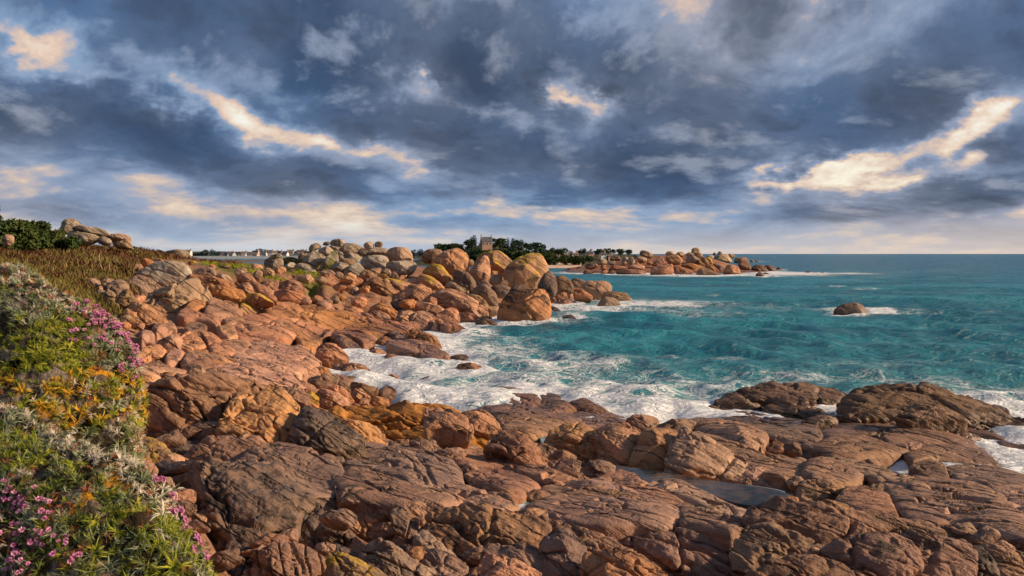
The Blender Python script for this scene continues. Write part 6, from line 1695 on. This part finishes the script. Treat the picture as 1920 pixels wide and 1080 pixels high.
def house(name, label, loc, wd, dp, wall_h, roof_h, wm, rm, group=None, windows=3, chimneys=1, rz=0., storeys=1):
    t = tag(empty(name, loc), label, 'house', group)
    t.rotation_euler.z = rz
    V = np.array([[-wd / 2, -dp / 2, -2], [wd / 2, -dp / 2, -2], [wd / 2, dp / 2, -2], [-wd / 2, dp / 2, -2], [-wd / 2, -dp / 2, wall_h], [wd / 2, -dp / 2, wall_h],
                  [wd / 2, dp / 2, wall_h], [-wd / 2, dp / 2, wall_h], [-wd / 2, 0, wall_h + roof_h], [wd / 2, 0, wall_h + roof_h]], float)
    link('wall', flat_mesh('wall', V, [np.array([[0, 1, 5, 4], [2, 3, 7, 6]]), np.array([[1, 2, 6], [1, 6, 5], [5, 6, 9], [3, 0, 4], [3, 4, 7], [7, 4, 8]])]), WALLS[wm], t)
    e, th = .25, .22
    sl = roof_h / (dp / 2)
    R = []
    for s in (-1, 1):
        y0, z0 = s * (dp / 2 + e), wall_h - e * sl
        q = [(-wd / 2 - e, y0, z0), (wd / 2 + e, y0, z0), (wd / 2 + e, 0, wall_h + roof_h), (-wd / 2 - e, 0, wall_h + roof_h)]
        R += [(a, b, c + .03) for a, b, c in q] + [(a, b, c + .03 + th) for a, b, c in q]
    R = np.array(R)
    rf = link('roof', flat_mesh('roof', R, [np.concatenate([BOXF, BOXF + 8])]), ROOFS[rm], t)
    for k in range(chimneys):
        sx = (-1 if k % 2 else 1) * (wd / 2 - .45)
        ch = link('chimney', flat_mesh('chimney', np.concatenate([bx((sx, 0, wall_h + roof_h + .35), (.8, .9, 1.9)), bx((sx, 0, wall_h + roof_h + 1.38), (1.0, 1.1, .16))]), [np.concatenate([BOXF, BOXF + 8])]), WALLS['stone'], rf)
    for st in range(storeys):
        for k in range(windows):
            x = (k + .5) / windows * wd - wd / 2
            z = wall_h * (st + .55) / storeys
            wn = box_obj('window', (x, -dp / 2 - .03, z), (.95, .10, min(1.25, wall_h / storeys * .5)), WALLS['white'], t)
            link('pane', flat_mesh('pane', bx((x, -dp / 2 - .095, z), (.75, .03, min(1.05, wall_h / storeys * .42))), [BOXF]), PANE, wn)
    return t


# house on the wooded hill: steep slate roof between tall gables
hp = at(912, 462, 405)
hh = house('hill_house', 'stone house with a long slate roof and tall gable chimneys topping the wooded hill', hp, 5.6, 4.6, 2.6, 2.3, 'stone', 'slate', windows=3, chimneys=0, rz=.25)
for k in (-1, 1):
    gb = link('gable', flat_mesh('gable', np.concatenate([bx((k * 2.85, 0, 1.8), (.45, 2.2, 6.4)), bx((k * 2.85, 0, 5.5), (.55, .8, 1.3)), bx((k * 2.85, 0, 6.25), (.75, 1.0, .2))]), [np.concatenate([BOXF, BOXF + 8, BOXF + 16])]), WALLS['pink'], hh)
# cottages behind the low skyline
for x, yb, wd, hg, wm, rm, lb in [
    (1048, 479, 12, 6, 'pink', 'red', 'cottage with a red roof beside the lone round tree'),
    (1063, 481, 14, 5, 'white', 'brown', 'low pale cottage below the red roofed one'),
    (1077, 479, 12, 4, 'white', 'brown', 'small white cottage on the low skyline'),
    (1106, 478, 9, 6, 'pink', 'slate', 'tall pink cottage standing between two small trees'),
    (1130, 480, 11, 5, 'white', 'slate', 'white cottage under the tallest skyline tree'),
    (1143, 482, 10, 4, 'pink', 'brown', 'low cottage just right of the white skyline cottage'),
]:
    Y = 398.
    s = Y / F_PX
    house('cottage', lb, at(x, yb, Y), wd * s, 4.5, hg * s * .55, hg * s * .5, wm, rm, 'cottages on the low skyline', 2, 1, .2)
# town across the bay
t_h = [(309, 482, 12), (330, 481, 10), (353, 482, 11), (420, 484, 9), (432, 484, 10), (436, 487, 8), (446, 484, 10), (457, 484, 9), (457, 488, 8), (468, 484, 10), (479, 482, 12), (480, 487, 9), (494, 483, 11), (505, 481, 12),
       (515, 484, 10), (524, 481, 12), (535, 484, 10), (545, 482, 12), (556, 485, 10), (562, 481, 11), (571, 483, 10)]
t_h.sort()
for k, (x, yb, wd) in enumerate(t_h):
    Y = 905. - 4 * (yb - 484)
    s = Y / F_PX
    house('town_house', f'hazy town house across the bay, {T_WORD[k]} from the heath', at(x, yb, Y), wd * s, 7., (4.2 + k % 3) * 1.0, 2.6, ('white', 'grey', 'white', 'pink')[k % 4], ('slate', 'slate', 'brown')[k % 3],
          'houses of the town', 3, 1, (k % 5 - 2) * .15, 2)
# sea wall of the town
link_w = box_obj('sea_wall', (at(470, 488, 860)[0], 860, 1.8), (150, 3, 3.4), WALLS['white'], None)
tag(link_w, 'long pale harbour wall along the town shore', 'wall', kind='thing')

# ------------------------------------------------------------------ plant covered mounds at the left
def mound_mat():
    m, t = new_mat('lichened_mound')
    pos = t.n('ShaderNodeNewGeometry').outputs['Position']
    n1 = t.noise(pos, 5., 5, .65, .5)
    n2 = t.noise(pos, 28., 4, .7)
    n3 = t.noise(t.v('ADD', pos, (3, 1, 4)), 3.2, 5, .65, .6)
    col = t.mix(t.step(n1, .46, .66), (.035, .026, .014), (.26, .21, .17))
    col = t.mix(t.step(n3, .56, .64), col, t.mix(t.step(n2, .4, .6), (.52, .23, .015), (.30, .16, .02)))
    col = t.mix(t.step(n2, .55, .72, 0., .8), col, (.04, .025, .015))
    b = t.n('ShaderNodeBsdfPrincipled')
    t.put(b.inputs['Base Color'], col)
    b.inputs['Roughness'].default_value = .95
    b.inputs['Specular IOR Level'].default_value = .1
    bp = t.n('ShaderNodeBump')
    bp.inputs['Strength'].default_value = 1.
    bp.inputs['Distance'].default_value = .03
    t.put(bp.inputs['Height'], t.m('ADD', n1, n2))
    t.t.links.new(bp.outputs[0], b.inputs['Normal'])
    finish(t, b)
    return m


MOUND_M = mound_mat()
MOUNDS = []
for pts, Yb, tl, lb in [
    ('-150,455 -40,486 0,500 60,522 120,556 180,585 225,612 252,640 258,690 240,740 232,800 246,870 250,940 150,950 0,930 -150,900', 4.4, 46, 'upper rock mound overgrown with curly green and pink plants'),
    ('-150,670 -40,712 0,740 80,790 160,835 240,872 290,905 330,950 365,1000 408,1070 440,1150 300,1190 -150,1190', 2.9, 42, 'lower rock mound overgrown with curly plants in the corner'),
]:
    verts, faces, base = build_rock(trace('PX', pts), 'B', Yb, tl, .16, seed=900 + len(MOUNDS), spacing=8., rough=.9, grow=1.0)
    me = mesh_np('overgrown_mound', verts - base, faces)
    tag(link('overgrown_mound', me, MOUND_M, loc=base), lb, 'rock mound', 'overgrown mounds', 'thing')
    MOUNDS.append((me, base))

LEAFM = {'yg': plain_mat('leaf_yellow_green', (.15, .19, .012), (.34, .33, .035), .05, .6, 0), 'gg': plain_mat('leaf_grey_green', (.13, .165, .075), (.33, .36, .22), .05, .6, 0),
         'pale': plain_mat('leaf_pale', (.42, .38, .26), (.62, .55, .43), .05, .7, 0), 'ol': plain_mat('leaf_olive', (.085, .11, .018), (.20, .21, .04), .05, .6, 0),
         'red': plain_mat('leaf_red', (.30, .10, .045), (.46, .24, .12), .05, .6, 0), 'or': plain_mat('leaf_orange', (.48, .24, .015), (.62, .38, .03), .05, .7, 0)}
PINK = plain_mat('thrift_petals', (.50, .15, .33), (.68, .34, .50), .02, .7, 0)
STEM = plain_mat('thrift_stem', (.16, .15, .05), (.24, .17, .09), .02, .7, 0)


def blades(n, ln, wd, rng, curl=1., spread=1.):
    """A rosette of curling leaves around +Z; returns verts, faces."""
    S = 4
    V, F = [], []
    for k in range(n):
        a = rng.uniform(0, 6.283)
        l = ln * rng.uniform(.6, 1.2)
        w0 = wd * rng.uniform(.7, 1.2)
        th = rng.uniform(.1, .9) * spread
        cv = rng.uniform(.25, .95) * curl * rng.choice([1, 1, 1, -.6])
        tw = rng.normal() * .35
        p = np.array([math.cos(a), math.sin(a), 0]) * ln * .06
        az_ = a
        for i in range(S + 1):
            d = np.array([math.cos(az_) * math.sin(th), math.sin(az_) * math.sin(th), math.cos(th)])
            side = np.array([-math.sin(az_), math.cos(az_), .25 * math.sin(th)])
            ww = w0 * (1 - (i / S) ** 2 * .85) * (.65 if i == 0 else 1)
            V += [p - side * ww, p + side * ww]
            p = p + d * l / S
            th += cv * .75
            az_ += tw * .4
        b0 = k * (S + 1) * 2
        for i in range(S):
            q = b0 + i * 2
            F.append((q, q + 1, q + 3, q + 2))
    return np.array(V), np.array(F)


TUFT_ME = {}
for key in LEAFM:
    for v in range(4):
        rng = np.random.default_rng(40 + v)
        V, F = blades(17 + 2 * v, .076, .0025 + .0004 * v, rng, (1.5, 1.1, 1.9, .8)[v])
        me = mesh_np('leaf_tuft', V, [F])
        me.materials.append(LEAFM[key])
        TUFT_ME[key, v] = (me, V, F)


def surface_samples(me, base, n, rng):
    me.calc_loop_triangles()
    T = np.empty(len(me.loop_triangles) * 3, np.int32)
    me.loop_triangles.foreach_get('vertices', T)
    T = T.reshape(-1, 3)
    co = np.empty(len(me.vertices) * 3, np.float32)
    me.vertices.foreach_get('co', co)
    co = co.reshape(-1, 3) + base
    A, B, C = co[T[:, 0]], co[T[:, 1]], co[T[:, 2]]
    N = np.cross(B - A, C - A)
    ar = np.linalg.norm(N, axis=1)
    N = N / np.maximum(ar, 1e-12)[:, None]
    cen = (A + B + C) / 3
    view = np.array([0, 0, CAM_H]) - cen
    view /= np.linalg.norm(view, axis=1)[:, None]
    face = (N * view).sum(1)
    wgt = ar * (face > -.15)
    k = rng.choice(len(T), n, p=wgt / wgt.sum())
    u = rng.uniform(0, 1, (n, 2))
    u = np.where((u.sum(1) > 1)[:, None], 1 - u, u)
    return A[k] + u[:, :1] * (B - A)[k] + u[:, 1:] * (C - A)[k], N[k]


def pix(p):
    return CX + F_PX * p[..., 0] / p[..., 1], HY + F_PX * (CAM_H - p[..., 2]) / p[..., 1]


def plant_kind(which, x, y, r):
    if which == 0:
        if y < 505 + .40 * x + 28:
            return ('pale', 'gg', 'red', 'pale')[int(r * 4)]
        if 700 < y < 800:
            return ('or', 'yg', 'yg', 'ol', 'pale', 'red', None, 'or')[int(r * 8)]
        if y >= 800:
            return ('ol', 'gg', 'pale', None, None, 'red')[int(r * 6)]
        if x > 170:
            return ('gg', 'gg', 'pale', 'ol', 'red')[int(r * 5)]
        if y > 600 + .3 * (100 - x):
            return ('yg', 'yg', 'ol', 'yg')[int(r * 4)]
        return ('gg', 'gg', 'ol', 'pale')[int(r * 4)]
    if y < 742 + .56 * x + 46:
        return ('pale', 'pale', 'pale', 'gg', 'red', 'pale')[int(r * 6)]
    if x > 290:
        return ('yg', 'gg', 'pale', 'yg', 'ol')[int(r * 5)]
    if x < 80 and y > 880:
        return ('gg', 'pale', 'red', 'ol')[int(r * 4)]
    return ('yg', 'ol', 'yg', 'gg', 'ol', 'yg', 'red', 'gg')[int(r * 8)]


TUFT_WORD = {'yg': 'yellow green', 'gg': 'grey green', 'pale': 'pale bleached', 'ol': 'dark olive', 'red': 'reddish', 'or': 'golden orange'}


def rot_to(nrm, spin):
    q = Vector(nrm).to_track_quat('Z', 'Y')
    from mathutils import Quaternion
    return q @ Quaternion((0, 0, 1), spin)


cands = []
rngp = np.random.default_rng(77)
for wi, (me, base) in enumerate(MOUNDS):
    P, N = surface_samples(me, base, (3100, 2900)[wi], rngp)
    X, Y = pix(P)
    for p, nn, x, y in zip(P, N, X, Y):
        if x < -90 or y > 1180:
            continue
        kd = plant_kind(wi, x, y, rngp.uniform())
        if kd is None:
            continue
        sc = rngp.uniform(.55, 1.25) * (.80 if wi == 0 else .68) * (.75 if kd in ('pale', 'red') else 1.)
        nn = nn * .8 + np.array([0, -.25, .35])
        nn /= np.linalg.norm(nn)
        vis = (-60 < x < 1980) and y < 1110
        cands.append((sc / p[1] * (1 if vis else .01), wi, kd, p, nn, sc, int(rngp.integers(4)), rngp.uniform(0, 6.28)))
cands.sort(key=lambda c: -c[0])
rest = cands
SOLO = [  # rosettes that stand out of the tangle: mound, photo x, y, size, colour, shape, label
    (1, 58, 838, 2.1, 'yg', 0, 'large yellow green rosette with drooping leaves high on the lower mound'), (1, 22, 800, 1.7, 'gg', 1, 'grey green rosette at the left edge near the lower crest'),
    (1, 125, 905, 1.6, 'ol', 2, 'dark olive rosette in the middle of the lower mound'), (1, 190, 925, 1.6, 'gg', 0, 'grey green rosette centre right on the lower mound'),
    (1, 265, 905, 1.7, 'gg', 3, 'bluish green tuft just under the lower crest'), (1, 312, 925, 1.6, 'pale', 0, 'pale bleached rosette left of the magenta thrift shoulder'),
    (1, 270, 1010, 1.8, 'yg', 2, 'curling yellow green rosette low on the lower mound'), (1, 180, 1035, 1.8, 'yg', 0, 'yellow green rosette in the bottom middle of the lower mound'),
    (1, 330, 1060, 1.8, 'yg', 3, 'bright yellow rosette at the foot of the right shoulder'), (1, 300, 970, 1.6, 'pale', 2, 'pale curly rosette beside the dense magenta thrift'),
    (0, 40, 605, 1.7, 'yg', 0, 'bright yellow green rosette at the left of the upper mound'), (0, 90, 570, 1.6, 'gg', 1, 'grey green rosette under the pale upper crest'),
    (0, 120, 660, 1.6, 'yg', 2, 'yellow green rosette in the middle of the upper mound'), (0, 165, 690, 1.6, 'ol', 0, 'olive rosette just above the orange lichen band'),
    (0, 75, 665, 1.5, 'yg', 3, 'spiky yellow green rosette left of the middle rosette'), (0, 215, 760, 1.6, 'gg', 2, 'pale grey green rosette hanging over the right upper edge'),
    (0, 190, 650, 1.5, 'gg', 0, 'grey green rosette below the upper thrift crest'), (0, 150, 815, 1.6, 'pale', 1, 'pale feathery rosette between the two mounds'),
]
SURF = []
for wi, (me, base) in enumerate(MOUNDS):
    P, N = surface_samples(me, base, 9000, rngp)
    SURF.append((P, N) + pix(P))
for wi, x, y, sc, kd, v, lb in SOLO:
    P, N, X, Y = SURF[wi]
    k = int(np.argmin(np.hypot(X - x, Y - y)))
    nn = N[k] * .8 + np.array([0, -.3, .3])
    o = bpy.data.objects.new('leaf_rosette', TUFT_ME[kd, v][0])
    o.rotation_mode = 'QUATERNION'
    o.rotation_quaternion = rot_to(nn / np.linalg.norm(nn), x * .7)
    o.location = P[k] + N[k] * .012
    o.scale = (sc * (.62 if wi else .72),) * 3
    COL.objects.link(o)
    tag(o, lb, 'plant', 'rosettes standing out of the plant carpet', 'thing')
for kd in LEAFM:
    VV, FF, off = [], [], 0
    for s_, wi, k2, p, nn, sc, v, spin in rest:
        if k2 != kd:
            continue
        me, V, F = TUFT_ME[kd, v]
        M = np.array(rot_to(nn, spin).to_matrix())
        VV.append((V * sc) @ M.T + p)
        FF.append(F + off)
        off += len(V)
    tag(link('ground_cover', mesh_np('ground_cover', np.concatenate(VV), [np.concatenate(FF)]), LEAFM[kd]), f'tangled carpet of {TUFT_WORD[kd]} leaves over the two mounds', 'plants', kind='stuff')


# pink thrift: clumps of flower heads on short stems
def head_mesh(seed):
    rng = np.random.default_rng(seed)
    n = 26
    d = rng.normal(size=(n, 3)) * np.array([1, 1, .8])
    d /= np.linalg.norm(d, axis=1)[:, None]
    d[:, 2] = np.abs(d[:, 2]) * .9 - .1
    t = np.cross(d, rng.normal(size=(n, 3)))
    t /= np.linalg.norm(t, axis=1)[:, None]
    r = .0125
    V = np.stack([d * r * .25, d * r * .9 + t * r * .42, d * r * 1.25, d * r * .9 - t * r * .42], 1).reshape(-1, 3)
    i = np.arange(n)[:, None] * 4
    me = mesh_np('flower_head', V, [i + np.array([[0, 1, 2]]), i + np.array([[0, 2, 3]])])
    me.materials.append(PINK)
    return me


HEADS = [head_mesh(s) for s in range(4)]
STEM_ME = tube('stem', [(0, 0, 0), (.002, .001, .02), (0, 0, .04)], [.0016, .0014, .0012], 5)
STEM_ME.materials.append(STEM)
CL_V, CL_F = blades(22, .03, .0016, np.random.default_rng(8), .6)
CUSHION = mesh_np('leaf_cushion', CL_V, [CL_F])
CUSHION.materials.append(LEAFM['gg'])
THRIFT = [  # mound, photo x, y, spread, heads, label
    (0, 160, 583, 16, 9, 'pink thrift clump highest on the crest of the upper mound'), (0, 184, 596, 16, 9, 'pink thrift clump second along the crest of the upper mound'),
    (0, 208, 606, 16, 10, 'bright pink thrift in the middle of the upper mound crest'), (0, 232, 620, 16, 10, 'magenta thrift clump where the upper crest turns down'),
    (0, 248, 645, 15, 10, 'pink thrift clump on the steep shoulder of the upper mound'), (0, 254, 676, 14, 8, 'lowest crest thrift hanging over the rocks of the slope'),
    (0, 215, 640, 20, 7, 'loose pink thrift just inside the upper mound crest'), (0, 180, 632, 20, 7, 'scattered pink thrift in grey green leaves of the upper mound'),
    (0, 134, 628, 16, 5, 'small lone thrift clump in the middle of the upper mound'), (0, 236, 700, 14, 5, 'few pink heads above the orange lichen on the upper edge'),
    (1, 20, 940, 26, 9, 'pink thrift clump at the left picture edge on the lower mound'), (1, 62, 962, 26, 9, 'pink thrift right of the edge clump on the lower mound'),
    (1, 40, 1012, 26, 9, 'pink thrift below the edge clump on the lower mound'), (1, 96, 1000, 24, 7, 'loose thrift heads among green leaves of the lower mound'),
    (1, 30, 1058, 22, 7, 'thrift clump in the bottom left corner'), (1, 336, 948, 18, 9, 'magenta thrift high on the right shoulder of lower mound'),
    (1, 356, 976, 20, 10, 'dense magenta thrift in the middle of the right shoulder'), (1, 382, 1008, 20, 10, 'dense pink thrift low on the right shoulder'),
    (1, 352, 1020, 22, 8, 'faded pink thrift just inside the right shoulder'), (1, 398, 1046, 18, 6, 'last thrift heads at the right foot of lower mound'),
    (1, 302, 898, 18, 5, 'few tall pink buds where the lower crest begins to fall'), (1, 130, 1050, 22, 5, 'sparse thrift heads in the bottom middle of lower mound'),
]
samp = SURF
for wi, x, y, sp, nh, lb in THRIFT:
    P, N, X, Y = samp[wi]
    d = np.hypot(X - x, Y - y)
    k0 = int(np.argmin(d))
    root = tag(empty('thrift_clump', P[k0]), lb, 'flowers', 'pink thrift clumps', 'thing')
    near = np.nonzero(d < sp * 1.3)[0]
    if len(near) < nh:
        near = np.argsort(d)[:max(40, nh)]
    c = link('leaf_cushion', CUSHION, None, root)
    c.rotation_mode = 'QUATERNION'
    c.rotation_quaternion = rot_to(N[k0], 0.)
    for j in range(int(nh * 1.9)):
        k = int(rngp.choice(near))
        up = N[k] * .7 + np.array([.15, -.15, .6]) + rngp.normal(size=3) * .22
        up /= np.linalg.norm(up)
        s = rngp.uniform(.7, 1.15) * (1.1 if wi == 0 else .85)
        st = link('stem', STEM_ME, None, root, P[k] - P[k0])
        st.rotation_mode = 'QUATERNION'
        st.rotation_quaternion = rot_to(up, 0.)
        st.scale = (s, s, s)
        h = link('flower_head', HEADS[int(rngp.integers(4))], None, st, (0, 0, .04))

# ------------------------------------------------------------------ heath: bracken, grass, gorse
def blade_field(name, label, cat, n, x0, x1, y0, y1, hgt, wdt, mat, cond, lean=.5, seed=0):
    rng = np.random.default_rng(seed)
    Y = y0 * (y1 / y0) ** rng.uniform(0, 1, n)
    X = (rng.uniform(x0, x1, n) - CX) / F_PX * Y
    ok = cond(X, Y, rng)
    X, Y = X[ok], Y[ok]
    Z = ground(X, Y) - .05
    m = len(X)
    h = hgt * rng.uniform(.4, 1.25, m) * (1 + .6 * fbm(np.stack([X * .35, Y * .35, 0 * X], -1), 2))
    a = rng.uniform(0, 6.283, m)
    ln = np.stack([np.cos(a), np.sin(a) * .6], -1) * (h * lean * rng.uniform(.2, 1.2, m))[:, None]
    s = np.stack([np.cos(a + 1.57), np.sin(a + 1.57)], -1) * wdt * rng.uniform(.6, 1.4, m)[:, None]
    z0 = np.zeros((m, 1))
    b = np.stack([X, Y, Z], -1)
    V = np.stack([b - np.c_[s, z0], b + np.c_[s, z0], b + np.c_[ln * .45 + s * .7, h[:, None] * .65], b + np.c_[ln * .45 - s * .7, h[:, None] * .65], b + np.c_[ln, h[:, None]]], 1).reshape(-1, 3)
    i = np.arange(m)[:, None] * 5
    me = mesh_np(name, V, [i + np.array([[0, 1, 2, 3]]), i + np.array([[3, 2, 4]])])
    return tag(link(name, me, mat), label, cat, kind='stuff')


BRK = plain_mat('dead_bracken', (.085, .036, .018), (.20, .088, .040), .8, .9, 0)
GRS = plain_mat('heath_grass', (.075, .066, .016), (.19, .15, .04), .8, .9, 0)
TAN = plain_mat('dry_grass', (.26, .18, .075), (.36, .26, .12), .8, .9, 0)
TRF = plain_mat('bright_turf', (.12, .145, .012), (.23, .235, .025), .8, .9, 0)
pat = lambda X, Y, o: fbm(np.stack([X * .12 + o, Y * .16, 0 * X], -1), 3)
hm = lambda X, Y, r: heath_mask(X, Y) > r.uniform(.1, .9, len(X))
blade_field('bracken', 'rusty brown dead bracken covering the heath slope', 'bracken', 30000, -160, 470, 40, 100, .42, .05, BRK, lambda X, Y, r: hm(X, Y, r) & (pat(X, Y, 0) + .006 * (Y - 50) > -.16), 1.9, 1)
blade_field('grass', 'olive heath grass growing below the bracken', 'grass', 24000, -160, 400, 34, 75, .45, .035, GRS, lambda X, Y, r: hm(X, Y, r) & (pat(X, Y, 0) + .004 * (Y - 55) < .06), .8, 2)
blade_field('grass', 'dry tan grass tips scattered over the heath', 'grass', 5000, -160, 420, 38, 95, .6, .025, TAN, lambda X, Y, r: hm(X, Y, r) & (pat(X, Y, 5) > .12), .6, 3)
blade_field('grass', 'bright green turf strip above the left slope rocks', 'grass', 9000, 90, 262, 40.5, 48, .16, .03, TRF, lambda X, Y, r: (np.abs(Y - 44.2) < 1.6 + 1.2 * r.uniform(0, 1, len(X))), .6, 4)
blade_field('moss', 'green moss and turf between the rocks below the pile', 'moss', 9000, 380, 600, 68, 92, .14, .05, TRF, lambda X, Y, r: pat(X * 2, Y, 3) > .05, .6, 5)

for x, yb, yt, wd, Y, n, kd, nm, lb in [
    (24, 468, 408, 92, 56, 3600, 'gorse', 'gorse_bush', 'largest dark gorse bush on the hill at the left edge'),
    (70, 464, 420, 64, 58, 2400, 'gorse', 'gorse_bush', 'rounded gorse bush between largest bush and hilltop rocks'),
    (102, 464, 430, 44, 60, 1300, 'gorse', 'gorse_bush', 'small gorse bush against the hilltop rock stack'),
    (135, 463, 447, 40, 60, 900, 'gorse', 'gorse_bush', 'low scrub in front of the hilltop base boulder'),
    (-70, 470, 400, 110, 54, 1800, 'gorse', 'gorse_bush', 'gorse bush cut by the left picture edge'),
    (250, 482, 466, 34, 74, 700, 'gorse', 'gorse_bush', 'low bush where the heath crest drops to the town view'),
]:
    tree(nm, lb, at(x, yb, Y), (yb - yt) / F_PX * Y, wd / F_PX * Y * 1.2, kd, n, 'gorse bushes of the heath', 500 + x, .05, .26)
tree('pine_tree', 'dark pine branch tip reaching in at the left edge', at(-22, 465, 50), 84 / F_PX * 50, 62 / F_PX * 50, 'flat', 1500, None, 612, .5, .22)
